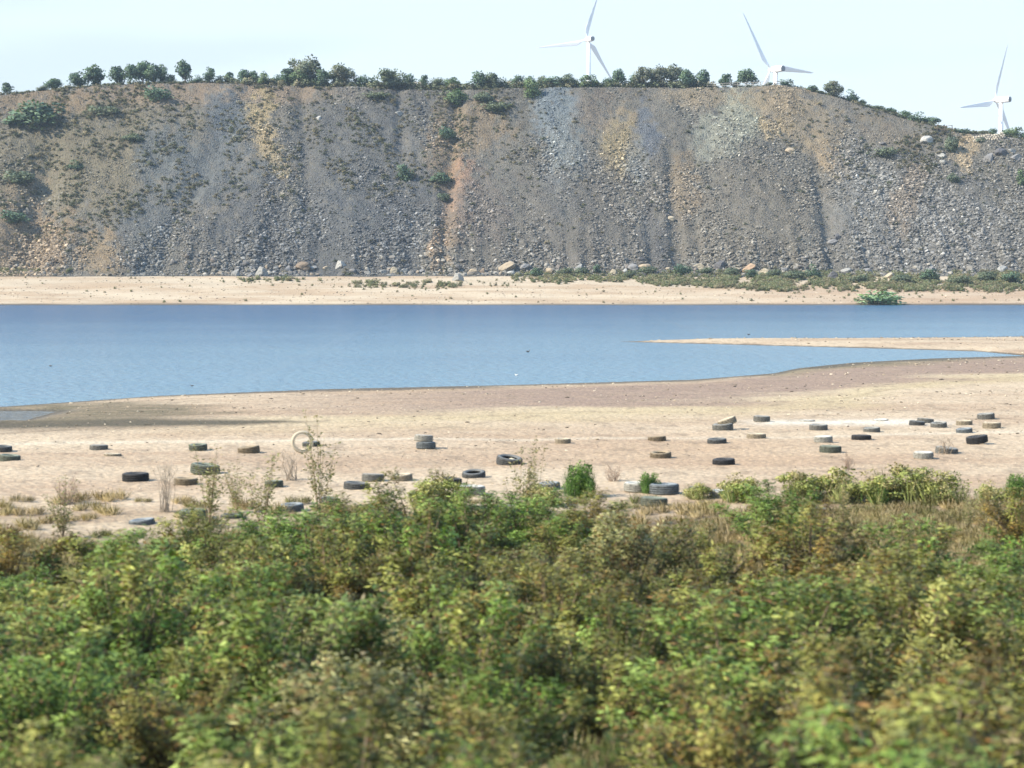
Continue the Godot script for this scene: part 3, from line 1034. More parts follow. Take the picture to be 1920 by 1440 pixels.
func build_boulders() -> void:
	var r := RandomNumberGenerator.new()
	r.seed = 21
	var tone := {"pale grey": Color(0.25, 0.252, 0.24), "grey": Color(0.19, 0.19, 0.19), "tan": Color(0.31, 0.26, 0.19), "cream": Color(0.34, 0.30, 0.225), "brown": Color(0.19, 0.15, 0.11), "dark grey": Color(0.10, 0.10, 0.105), "white": Color(0.35, 0.35, 0.33), "orange tan": Color(0.38, 0.27, 0.18)}
	var mats := {}
	for k in tone: mats[k] = plain(tone[k], 0.85)
	var kinds := []
	for k in 7: kinds.append(rock_mesh(300 + k, [0.8, 0.65, 0.9, 0.7, 1.05, 0.6, 0.75][k], 2))
	# centre x, bottom y, width in photograph pixels
	var foot := [[442, 517, 17, "pale grey"], [468, 519, 12, "grey"], [490, 517, 25, "pale grey"], [540, 509, 15, "grey"], [568, 506, 25, "brown"], [588, 505, 14, "pale grey"], [612, 506, 13, "tan"], [638, 502, 20, "white"], [662, 510, 14, "grey"], [689, 514, 12, "pale grey"], [718, 513, 13, "pale grey"], [738, 514, 20, "cream"], [756, 512, 14, "pale grey"], [790, 512, 14, "grey"], [858, 527, 22, "pale grey"], [888, 512, 16, "tan"], [905, 513, 14, "brown"], [952, 508, 34, "tan"], [958, 515, 17, "white"], [985, 505, 20, "grey"], [1034, 512, 24, "tan"], [1086, 508, 18, "pale grey"], [1118, 511, 15, "grey"], [1150, 516, 17, "cream"], [1172, 514, 14, "white"], [1187, 507, 20, "grey"], [1211, 506, 27, "tan"], [1253, 506, 12, "cream"], [1282, 510, 22, "cream"], [1311, 506, 22, "cream"], [1351, 503, 22, "dark grey"], [1380, 510, 17, "cream"], [1405, 508, 26, "orange tan"], [1432, 516, 22, "cream"], [1470, 509, 16, "grey"], [1508, 514, 14, "tan"], [1530, 510, 16, "pale grey"], [1562, 525, 24, "dark grey"], [1588, 512, 20, "pale grey"], [1625, 514, 18, "grey"], [1668, 522, 20, "cream"], [1745, 512, 18, "grey"], [1880, 512, 22, "pale grey"]]
	for i in foot.size():
		var b: Array = foot[i]
		var size_word := "large" if b[2] > 20 else ("small" if b[2] < 15 else "blocky")
		boulder(r, kinds, mats, b, "%s %s boulder, %s from the left along the foot of the rock slope" % [size_word, b[3], ordinal(i)], "boulders along the foot of the slope")
	var high := [[1738, 268, 22, "white", "big rounded whitish boulder high on the right slope below the railed platform"], [1765, 296, 15, "white", "bright white boulder on the right slope below the big rounded one"], [1769, 307, 17, "pale grey", "flat pale boulder touching the bright white one on the right slope"], [1855, 301, 20, "grey", "flat grey boulder, leftmost of three near the top right of the slope"], [1877, 291, 22, "dark grey", "dark angular boulder, middle of three near the top right of the slope"], [1898, 287, 15, "pale grey", "pale boulder, rightmost of three near the top right of the slope"], [1482, 288, 18, "tan", "tan block alone high on the slope below the right turbine railing"], [1258, 413, 13, "cream", "pale cream block alone low on the middle of the slope"], [1562, 459, 20, "grey", "grey block standing above the foot on the right of the slope"], [1570, 448, 14, "dark grey", "dark block leaning beside the grey one above the slope foot"], [108, 216, 0, "", ""], [748, 216, 14, "pale grey", "pale block near the top of the slope left of the bushy gully"], [598, 224, 10, "white", "small white block high on the dark middle slope"], [1655, 272, 12, "dark grey", "dark slab standing on edge on the upper right slope"], [1906, 300, 20, "grey", "grey boulder at the right edge of the photo on the slope"]]
	for b in high:
		if b[2] == 0: continue
		boulder(r, kinds, mats, b, b[4], "boulders lying on the slope")

func boulder(r: RandomNumberGenerator, kinds: Array, mats: Dictionary, b: Array, label: String, group: String) -> void:
	var p := hit(b[0], b[1], 330.0)
	var size: float = b[2] * -p.z / F * 0.58
	var o := part(numbered("boulder"), kinds[r.randi() % kinds.size()], mats[b[3]], self)
	o.transform = Transform3D(Basis(Vector3.UP, r.randf_range(-0.6, 0.6)) * Basis(Vector3.BACK, r.randf_range(-0.25, 0.25)) * Basis.from_scale(Vector3(size, size, size)), p + Vector3(0, size * 0.3, -size * 0.2))
	tag(o, label, "boulder", group)

func build_turbines() -> void:
	blade_cache = blade_shape(36.0)
	wind_turbine("white wind turbine left of the others, behind the middle of the ridge", 1099, 75, 1415, 36.0, 0.42, deg_to_rad(19.5), 0.13)
	wind_turbine("white wind turbine with only its head showing above the railed hilltop", 1445, 131, 1139, 36.0, 0.62, deg_to_rad(-31.0), 0.08)
	wind_turbine("white wind turbine farthest right, above the low end of the ridge", 1866, 188, 1200, 36.0, 0.75, deg_to_rad(20.0), 0.0)

var crowns := {}

func build_ridge() -> void:
	var pine := [Color(0.095, 0.155, 0.105), Color(0.125, 0.19, 0.125), Color(0.075, 0.13, 0.095)]
	var oak := [Color(0.16, 0.185, 0.135), Color(0.135, 0.165, 0.12), Color(0.19, 0.20, 0.155)]
	var pale := [Color(0.14, 0.18, 0.125), Color(0.16, 0.20, 0.14), Color(0.11, 0.15, 0.115)]
	var light := [Color(0.13, 0.20, 0.10), Color(0.16, 0.22, 0.12), Color(0.10, 0.16, 0.085)]
	crowns = {"pine": [], "oak": [], "bush": [], "light": [], "pale": []}
	for k in 5:
		crowns.pine.append(crown_mesh(400 + k, 0.06, 26, 60, 0.10, pine, 1.0))
		crowns.bush.append(crown_mesh(420 + k, -0.1, 22, 60, 0.10, pine, 1.05))
		crowns.light.append(crown_mesh(430 + k, -0.1, 24, 60, 0.09, light, 1.0))
	for k in 3:
		crowns.oak.append(crown_mesh(440 + k, 0.0, 34, 70, 0.075, oak, 0.95))
		crowns.pale.append(crown_mesh(450 + k, -0.05, 34, 70, 0.08, pale, 0.95))
	for k in 3: crowns["trunk%d" % k] = trunk_mesh(460 + k, 0.35)
	# x, top y, base y, width, kind
	var t := [[20, 152, 179, 20, "pine"], [85, 159, 173, 18, "pale"], [105, 146, 173, 32, "pine"], [151, 136, 164, 33, "pine"], [185, 121, 162, 39, "pine"], [224, 119, 160, 32, "pine"], [250, 120, 158, 30, "pine"], [273, 113, 157, 36, "pine"], [292, 121, 157, 28, "pine"], [309, 120, 157, 22, "pine"], [324, 139, 157, 22, "bush"], [351, 114, 156, 31, "pine"], [376, 141, 157, 22, "bush"], [397, 127, 157, 21, "pine"], [415, 140, 157, 20, "bush"], [433, 132, 157, 20, "pine"], [460, 130, 159, 26, "pine"], [480, 132, 159, 22, "pine"], [498, 133, 160, 22, "light"], [522, 137, 161, 28, "bush"], [545, 124, 162, 34, "pine"], [573, 103, 162, 64, "oak"], [566, 122, 163, 42, "light"], [606, 130, 164, 32, "bush"], [640, 117, 165, 52, "oak"], [638, 145, 166, 24, "bush"], [683, 138, 167, 32, "bush"], [702, 146, 167, 24, "bush"], [738, 122, 167, 54, "pale"], [770, 135, 168, 32, "bush"], [796, 137, 169, 18, "pine"], [818, 142, 170, 26, "pale"], [842, 139, 170, 40, "light"], [897, 134, 169, 36, "bush"], [927, 132, 168, 36, "pale"], [970, 140, 167, 28, "bush"], [992, 141, 167, 22, "light"], [1016, 138, 166, 20, "pale"], [1040, 143, 166, 38, "bush"], [1066, 137, 166, 32, "pale"], [1104, 140, 165, 38, "light"], [1140, 142, 165, 18, "bush"], [1160, 128, 165, 24, "pine"], [1188, 141, 166, 30, "bush"], [1200, 123, 167, 34, "oak"], [1226, 121, 167, 36, "oak"], [1256, 119, 167, 42, "oak"], [1287, 129, 167, 28, "pine"], [1292, 143, 167, 22, "bush"], [1315, 130, 167, 28, "pine"], [1358, 135, 166, 25, "pine"], [1377, 150, 166, 16, "bush"], [1399, 128, 166, 35, "pine"], [1440, 154, 164, 13, "bush"], [1470, 147, 165, 26, "bush"], [1521, 159, 174, 18, "bush"], [1561, 150, 184, 36, "oak"], [1592, 169, 192, 28, "bush"], [1610, 184, 200, 20, "pale"], [1640, 197, 213, 30, "pale"], [1664, 201, 220, 28, "bush"], [1690, 206, 228, 34, "light"], [1716, 211, 234, 36, "bush"], [1742, 219, 241, 30, "bush"], [1800, 240, 256, 26, "bush"], [1820, 245, 257, 18, "bush"], [1856, 238, 254, 14, "bush"], [1893, 234, 264, 40, "light"], [1917, 248, 272, 22, "bush"]]
	var word := {"pine": ["dark green round-headed pine", "pine tree"], "oak": ["grey-green broad-crowned tree", "tree"], "bush": ["dark green bushy shrub", "bush"], "light": ["fresh green bushy young pine", "bush"], "pale": ["pale grey-green spreading bush", "bush"]}
	var r := RandomNumberGenerator.new()
	r.seed = 31
	for i in t.size():
		var e: Array = t[i]
		var d0: float = crest_d[int(clampf((e[0] - 960.0) / F * 455.0 + 400.0, 0.0, 800.0))] + r.randf_range(1.0, 7.0)
		var x: float = (e[0] - 960.0) / F * d0
		var top := at_depth(e[0], e[1], d0)
		var y := height(x, d0)
		var tall := maxf(top.y - y, 0.8)
		var wide: float = e[3] * d0 / F * 1.12
		var size_word := "tall" if tall > 4.2 else ("small" if tall < 2.7 else "medium")
		var o := tree(e[4], Vector3(x, y, -d0), wide, tall, "%s %s, %s from left on the ridge" % [size_word, word[e[4]][0], ordinal(i)], word[e[4]][1], "trees and bushes along the ridge", i)
		o.rotation.y = r.randf() * TAU
	# railings and the sign frame on the crest
	var d1: float = crest_d[400 + 52] + 1.2
	railing("long grey post-and-rail railing on the hilltop left of the railed viewpoint", [at_depth(1326, 160, d1), at_depth(1440, 160, d1)], 9, 1.05, M.pale_wood)
	railing("short dark railing at the rounded hilltop above the tan rock", [at_depth(1452, 158, d1 + 1.0), at_depth(1487, 160, d1 + 1.0)], 4, 1.15, M.wood)
	var d2: float = crest_d[400 + 96]
	railing("small railed platform fence at the end of the bushy ridge", [at_depth(1757, 243, d2), at_depth(1785, 247, d2)], 3, 1.5, M.wood)
	var d3: float = crest_d[400 - 22] + 0.8
	var g := ground(-21.3 * d3 / 455.0, -d3)
	var s := thing("sign_frame", "small pale frame of one post and a crossbar among the ridge bushes", "post", g)
	part("post", box(Vector3(0.13, 1.9, 0.13)), M.pale_wood, s).position = Vector3(0.6, 0.8, 0)
	part("crossbar", box(Vector3(1.5, 0.22, 0.1)), M.pale_wood, s).position = Vector3(-0.1, 1.65, 0)
	# low stone wall at the right
	var d4: float = crest_d[400 + 108] - 0.6
	var a := at_depth(1826, 254, d4)
	var b := at_depth(1882, 254, d4)
	var wall := thing("stone_wall", "low pale stone wall on the crest in front of the right turbine", "wall", (a + b) * 0.5)
	var rocks := [rock_mesh(501, 0.7, 1), rock_mesh(502, 0.62, 1), rock_mesh(503, 0.75, 1)]
	var wm := [plain(Color(0.46, 0.42, 0.35)), plain(Color(0.38, 0.35, 0.30)), plain(Color(0.52, 0.47, 0.38))]
	var n := 0
	for row in 3:
		for k in 12:
			var p: Vector3 = a.lerp(b, (k + 0.5 * (row % 2)) / 11.5)
			var q := part(numbered_part("stone", n), rocks[n % 3], wm[r.randi() % 3], wall)
			q.position = Vector3(p.x, height(p.x, d4) + 0.22 + row * 0.42, p.z) - wall.position
			q.scale = Vector3(0.36, 0.40, 0.42)
			q.rotation.y = r.randf_range(-0.3, 0.3)
			n += 1

func tree(kind: String, at: Vector3, wide: float, tall: float, label: String, category: String, group: String, i: int) -> Node3D:
	var o := thing({"pine": "pine_tree", "oak": "oak_tree", "bush": "bush", "light": "bush", "pale": "bush"}[kind], label, category, at, group)
	var list: Array = crowns[kind]
	part("crown", list[i % list.size()], M.leaf, o)
	part("trunk", crowns["trunk%d" % (i % 3)], M.bark, o)
	o.scale = Vector3(wide, tall, wide)
	return o

func build_slope_plants() -> void:
	# x, bottom y, width, height, kind, label
	var list := [[60, 248, 108, 56, "bush", "largest dark green thicket bush on the slope at the left edge"], [292, 193, 50, 32, "bush", "dense dark green bush alone just under the crest, casting a shadow to its right"], [848, 201, 52, 40, "light", "green bush below the crest in the gully at the middle"], [996, 188, 40, 40, "light", "rounded green bush with a dark shadow at the crest of the middle slope"], [757, 340, 30, 34, "bush", "single dark green bush in the middle of the dark scree"], [826, 346, 44, 22, "bush", "low green bush above the rusty red streak"], [836, 263, 28, 26, "bush", "small dark bush in the gully under the larger green bush"], [140, 318, 34, 15, "bush", "low dark bush on the grassy left slope"], [190, 222, 64, 24, "pale", "wide dry grey-green scrub bush high on the left slope"], [908, 194, 38, 22, "pale", "grey-green scrub bush right of the gully bush below the crest"], [925, 215, 70, 26, "pale", "broad dull scrub bush below the crest at the middle"], [830, 380, 26, 18, "pale", "grey bush left of the rusty red streak"], [1790, 345, 24, 20, "pale", "grey bush on the right slope below the pale boulders"], [1660, 300, 60, 26, "pale", "grey-green scrub patch bush on the upper right slope"], [1785, 290, 26, 34, "pale", "grey-green bush beside the bright white boulder"], [1840, 268, 22, 12, "bush", "low bush beside the tan gully at the right"], [20, 420, 50, 26, "bush", "dark bush low at the left edge beside the chute"], [30, 350, 60, 30, "pale", "grey-green scrub at the left edge above the chute"], [250, 268, 40, 18, "pale", "dry scrub bush in the upper left slope right of the thicket bush"], [700, 190, 60, 20, "pale", "grey scrub bush just below the crest left of the gully"], [1915, 350, 16, 30, "light", "green bush cut by the right edge on the slope"]]
	var i := 0
	for e in list:
		var p := hit(e[0], e[1], 330.0)
		tree(e[4], p + Vector3(0, -0.2, -e[2] * -p.z / F * 0.3), e[2] * -p.z / F * 1.12, e[3] * -p.z / F * 1.1 + 0.2, e[5], "bush", "bushes growing on the rock slope", i)
		i += 1
	# dry tufts and low scrub all over the upper slope
	var r := RandomNumberGenerator.new()
	r.seed = 51
	var tuft := crown_mesh(470, -0.2, 9, 14, 0.22, [Color(1, 1, 1)], 1.2)
	var places := []
	var tints := PackedColorArray()
	for k in 42000:
		var p := hill_spot(r)
		var px := 960.0 + F * p.x / -p.z
		var t := clampf((p.y - 5.0) / 40.0, 0.0, 1.0)
		var w := 0.9 * exp(-pow((px - 130.0) / 230.0, 2.0)) * smoothstep(0.08, 0.3, t) + 0.75 * exp(-pow((px - 690.0) / 130.0, 2.0)) * smoothstep(0.3, 0.55, t) + 0.9 * exp(-pow((px - 900.0) / 75.0, 2.0)) * smoothstep(0.5, 0.65, t) + 0.5 * exp(-pow((px - 430.0) / 110.0, 2.0)) * smoothstep(0.35, 0.5, t) + 1.1 * exp(-pow((px - 1710.0) / 100.0, 2.0)) * smoothstep(0.4, 0.55, t) + 0.05
		w *= smoothstep(-0.25, 0.35, n_b.get_noise_2d(p.x * 0.8, p.y * 0.8) + 0.05)
		if -p.z > crest_d[int(clampf(p.x + 400.0, 0.0, 800.0))] + 4.0 or r.randf() > w * 0.75: continue
		var s := r.randf_range(0.35, 0.8) * (1.5 if r.randf() < 0.12 else 1.0)
		places.append(Transform3D(Basis(Vector3.UP, r.randf() * TAU) * Basis.from_scale(Vector3(s * 1.3, s * 0.8, s * 1.3)), p))
		tints.append(vary([Color(0.15, 0.16, 0.105), Color(0.19, 0.18, 0.125), Color(0.22, 0.20, 0.135), Color(0.11, 0.13, 0.085)][r.randi() % 4], r.randf_range(0.8, 1.25)))
	# the crest line is overgrown too
	for k in 2600:
		var x := r.randf_range(-125.0, 125.0)
		var d: float = crest_d[int(x + 400.0)] + r.randf_range(1.2, 9.0)
		var px := 960.0 + F * x / d
		if px > 1320.0 and px < 1480.0 and r.randf() < 0.75: continue
		var s := r.randf_range(0.3, 0.9) * (1.35 if px > 1500.0 else 1.0)
		if px > 430.0 and px < 1330.0 and r.randf() < 0.45: s = r.randf_range(0.8, 2.1)
		places.append(Transform3D(Basis(Vector3.UP, r.randf() * TAU) * Basis.from_scale(Vector3(s * 1.5, s, s * 1.5)), ground(x, -d)))
		tints.append(vary([Color(0.12, 0.15, 0.095), Color(0.15, 0.175, 0.115), Color(0.19, 0.185, 0.13)][r.randi() % 3], r.randf_range(0.8, 1.25)))
	scatter("slope_scrub", "low dry scrub and grass tufts scattered over the rock slope", tuft, M.leaf, places, tints)

func build_far_bank_plants() -> void:
	var r := RandomNumberGenerator.new()
	r.seed = 61
	var tuft := crown_mesh(471, -0.2, 10, 16, 0.2, [Color(1, 1, 1)], 1.1)
	var places := []
	var tints := PackedColorArray()
	for k in 30000:
		var px := r.randf_range(-20.0, 1940.0)
		var py := r.randf_range(506.0, 568.0)
		var w := 0.0
		# the green belt at the right, narrowing to the left
		var belt_lo := lerpf(532.0, 547.0, smoothstep(1050.0, 1500.0, px)) + n_b.get_noise_2d(px * 0.05, 5.0) * 8.0
		var belt_hi := 512.0
		if px > 960.0: w = smoothstep(belt_hi - 4.0, belt_hi + 4.0, py) * (1.0 - smoothstep(belt_lo - 4.0, belt_lo + 3.0, py)) * smoothstep(940.0, 1030.0, px)
		w = maxf(w, 0.75 * exp(-pow((px - 770.0) / 110.0, 2.0) - pow((py - 535.0) / 5.0, 2.0)))
		w = maxf(w, 0.6 * exp(-pow((px - 560.0) / 50.0, 2.0) - pow((py - 525.0) / 4.0, 2.0)))
		w = maxf(w, 0.5 * exp(-pow((px - 460.0) / 40.0, 2.0) - pow((py - 526.0) / 4.0, 2.0)))
		w = maxf(w, 0.6 * exp(-pow((px - 30.0) / 90.0, 2.0) - pow((py - 508.0) / 5.0, 2.0)))
		w *= 0.6 + 1.2 * n_b.get_noise_2d(px * 0.12, py * 0.3)
		w = maxf(w, 0.004 + 0.014 * smoothstep(1300.0, 1500.0, px))
		if r.randf() > w: continue
		var p := hit(px, py, 322.0)
		var s := r.randf_range(0.3, 0.75) * (0.6 if w < 0.1 else 1.0)
		places.append(Transform3D(Basis(Vector3.UP, r.randf() * TAU) * Basis.from_scale(Vector3(s * 1.9, s, s * 1.9)), p))
		tints.append(vary([Color(0.21, 0.235, 0.13), Color(0.26, 0.26, 0.16), Color(0.175, 0.21, 0.115), Color(0.29, 0.265, 0.18)][r.randi() % 4], r.randf_range(0.8, 1.25)))
	scatter("bank_scrub", "low grey-green scrub growing along the far bank below the slope", tuft, M.leaf, places, tints)
	# bushes of the belt that stand up singly
	var list := [[1005, 520, 26, 20], [1060, 518, 34, 20], [1090, 517, 28, 18], [1120, 515, 18, 20], [1182, 522, 26, 18], [1215, 515, 40, 18], [1278, 516, 36, 24], [1322, 516, 34, 18], [1372, 519, 30, 20], [1410, 520, 36, 18], [1452, 521, 30, 20], [1490, 525, 44, 20], [1525, 522, 30, 26], [1610, 530, 40, 18], [1690, 532, 44, 20], [1742, 528, 40, 26], [1800, 535, 44, 22], [1850, 530, 40, 24], [1900, 533, 44, 24]]
	for i in list.size():
		var e: Array = list[i]
		var p := hit(e[0], e[1], 322.0)
		tree("pale" if i % 3 else "bush", p - Vector3(0, 0.1, 0), e[2] * -p.z / F, e[3] * -p.z / F, "grey-green bush below the boulders on the far bank, %s from the left" % ordinal(i), "bush", "bushes along the green belt of the far bank", i)
	var p := hit(1657, 573, 300.0)
	var tam := thing("tamarisk_bush", "feathery bright green bush alone at the far waterline", "bush", p + Vector3(0, -0.1, -1.5))
	var green := [Color(0.24, 0.38, 0.22), Color(0.29, 0.43, 0.26), Color(0.19, 0.31, 0.18)]
	part("foliage", crown_mesh(480, -0.25, 34, 60, 0.1, green, 1.1), M.leaf, tam)
	part("stem", twig_mesh(481, 12, Color(0.13, 0.1, 0.07)), M.bark, tam)
	tam.scale = Vector3(8.0, 2.5, 4.4)

func build_tyres() -> void:
	make_tyre_meshes()
	var s := 0.06
	tyre("dark tyre cut by the left edge, behind a larger green-grey tyre", "dark", 2, 842, 34, 12)
	tyre("green-grey tyre at the left edge with a long thin shadow", "green", 14, 857, 40, 15)
	tyre("grey tyre farthest back of the left group", "grey", 182, 838, 35, 13)
	tyre("sunken sandy brown tyre just right of the farthest left grey tyre", "tan", 208, 851, 34, 9, 0.1)
	tyre("green-grey tyre behind the leafy sprig at the left", "green", 369, 839, 35, 12)
	tyre("brown-grey tyre with dusty tread behind the second leafy sprig", "brown", 464, 843, 42, 15)
	tyre("small dark tyre seen through the standing pale ring", "dark", 582, 833, 34, 9, 0.05)
	tyre("big dark green tyre tilted up, with a long oval shadow", "green", 381, 881, 56, 20, 0.02, 0.0, 0.05, -0.12)
	tyre("black tyre lying alone on the left of the beach", "black", 250, 897, 51, 14)
	tyre("brown tyre just below the big tilted green tyre", "brown", 345, 903, 45, 15)
	tyre("dark green tyre half hidden by tall sprigs in the left thicket edge", "green", 512, 905, 34, 18)
	tyre("dark tyre deep in the shrubs right of the left sprigs", "dark", 618, 938, 26, 14)
	tyre("blue-grey tyre low in the shrubs below the dark green one", "blue", 545, 954, 46, 13)
	tyre("green-grey tyre at the top of the left shrubs", "green", 358, 966, 56, 14)
	tyre("flat blue-grey tyre sunk behind the leftmost shrubs", "blue", 262, 980, 50, 10, s)
	tyre("flat dark tyre sunk between the left shrubs", "dark", 432, 969, 44, 8, 0.1)
	var lower := tyre("grey tyre at the bottom of the two-tyre stack", "blue", 798, 837, 38, 11)
	var upper := tyre("pale whitish tyre on top of the two-tyre stack", "pale", 793, 838, 36, 11)
	upper.position = lower.position + Vector3(-0.07, 0.235 * lower.scale.y, -0.02)
	tyre("pale dusty tyre with one dark end behind the thin middle sprigs", "tan", 1056, 826, 30, 11)
	tyre("sand brown tyre alone in the middle distance", "brown", 1233, 823, 35, 10, 0.03)
	tyre("olive brown flat tyre on the orange clay", "brown", 1240, 855, 41, 10, 0.04)
	var ring := tyre("dark tyre with a pale stone lying in its hole", "dark", 955, 865, 50, 15, 0.0, 0.16)
	var st := part(numbered("pale_stone"), rock_mesh(601, 0.7, 1), plain(Color(0.5, 0.45, 0.33)), self)
	st.position = ring.position + Vector3(0.06, 0.02, 0.08)
	st.scale = Vector3.ONE * 0.13
	tag(st, "pale stone lying inside the dark tyre in the middle of the beach", "stone")
	tyre("dark grey tyre just left of the green broom bush, tipped forward", "dark", 888, 889, 45, 15, 0.0, 0.1)
	tyre("pale-topped grey tyre behind the nearest dark grey one", "grey", 698, 897, 43, 13)
	tyre("dark grey tyre nearest the thicket in the middle left", "dark", 667, 910, 50, 17)
	tyre("tan dusty tyre right of the pale-topped grey one", "tan", 752, 895, 42, 14)
	tyre("black tyre half behind the middle shrub tip", "black", 848, 902, 36, 12)
	tyre("pale grey-green tyre behind thin shrub tops in the middle", "pale", 885, 921, 50, 16)
	tyre("dark green tyre half buried in the middle shrub tops", "green", 785, 927, 42, 17)
	tyre("grey tyre left below the green broom bush", "blue", 1030, 912, 42, 11)
	tyre("dark flat tyre at the upper edge of the middle thicket", "dark", 940, 957, 44, 10)
	tyre("long blue-grey tyre sunk in the middle thicket", "blue", 984, 962, 56, 9, s)
	tyre("bluish white tyre behind the small green tuft", "pale", 1195, 917, 50, 14)
	tyre("blue-grey tyre with a dark left end beside the bluish white one", "blue", 1247, 921, 58, 15)
	tyre("dark green tyre in the shrub tops below the blue-grey pair", "green", 1228, 943, 52, 14)
	var low := tyre("grey tyre lying under a tilted pale tyre in the back right group", "grey", 1357, 801, 40, 12)
	var tip := tyre("pale tan tyre tilted over a grey tyre in the back right group", "tan", 1370, 797, 36, 12)
	tip.position = low.position + Vector3(0.18, 0.17, -0.25)
	tip.rotation = Vector3(-0.1, 0.2, 0.32)
	tyre("grey tyre farthest back left of the white track patch", "grey", 1430, 787, 32, 8)
	tyre("pale tyre sunk flush in the white track patch", "pale", 1515, 787, 32, 7, 0.12)
	tyre("pale tyre sunk in sand at the back of the right group", "pale", 1654, 786, 28, 7, 0.12)
	tyre("dark grey tyre alone left of the right group", "dark", 1346, 826, 37, 13)
	tyre("dusty tan-grey tyre right of the dark grey tyre", "tan", 1420, 817, 37, 11)
	tyre("grey tyre on the front edge of the white track patch", "grey", 1537, 802, 35, 10)
	tyre("grey tyre right of the white track patch", "grey", 1637, 806, 32, 9)
	tyre("cream dusty tyre in the middle of the right group", "pale", 1546, 824, 36, 13)
	tyre("black-brown tyre right of the cream dusty one", "black", 1618, 820, 38, 11)
	tyre("green-grey tyre in front of the cream dusty one", "green", 1560, 843, 42, 13)
	tyre("black tyre with pale rib lines nearest in the right group", "black", 1359, 866, 43, 13)
	tyre("small dark tyre leftmost of three touching tyres at the back right", "dark", 1722, 793, 30, 10)
	tyre("grey tyre behind and between the three touching tyres", "grey", 1738, 788, 32, 11)
	tyre("grey tyre rightmost of three touching tyres at the back right", "grey", 1763, 797, 31, 10)
	tyre("tan-grey tyre halfway between the touching tyres and the back right corner", "tan", 1811, 793, 31, 9)
	tyre("grey tyre farthest back at the right end", "grey", 1852, 782, 33, 9)
	tyre("dusty tyre in front of the farthest right one", "tan", 1863, 798, 35, 12)
	tyre("blue-grey tyre in front of the tan-grey one at the right", "blue", 1811, 808, 31, 9)
	tyre("black tyre tilted on its edge at the right", "black", 1836, 827, 41, 13, 0.0, 0.0, 0.04, 0.16)
	tyre("grey tyre behind bare twigs at the right", "grey", 1779, 843, 43, 15)
	tyre("pale grey tyre left of the twig-covered one", "pale", 1735, 855, 38, 12)
	tyre("whitish tyre nearest the thicket at the right", "pale", 1355, 927, 46, 16)
	tyre("dark green tyre left of the whitish one in the thicket edge", "green", 1312, 921, 42, 14)
	tyre("blue-grey tyre lying in the dry grass of the right thicket", "blue", 1545, 958, 40, 13)
	# the upright pale ring
	var c := hit(567, 849, 40.0)
	var o := thing("standing_ring", "thin pale cream ring standing upright on the sand in front of a dark tyre", "ring", c + Vector3(0, 0.33, 0))
	var rm := plain(Color(0.48, 0.43, 0.33), 0.8)
	var tor := TorusMesh.new()
	tor.inner_radius = 0.235
	tor.outer_radius = 0.345
	tor.rings = 40
	tor.ring_segments = 12
	var band := part("band", tor, rm, o)
	band.rotation = Vector3(PI / 2, 0, 0)
	band.scale = Vector3(1, 0.7, 1)
	var lip := TorusMesh.new()
	lip.inner_radius = 0.225
	lip.outer_radius = 0.25
	lip.rings = 40
	lip.ring_segments = 8
	var l := part("inner_rim", lip, plain(Color(0.54, 0.49, 0.39), 0.7), o)
	l.rotation = Vector3(PI / 2, 0, 0)
	l.position.z = 0.03
	o.rotation.y = 0.25

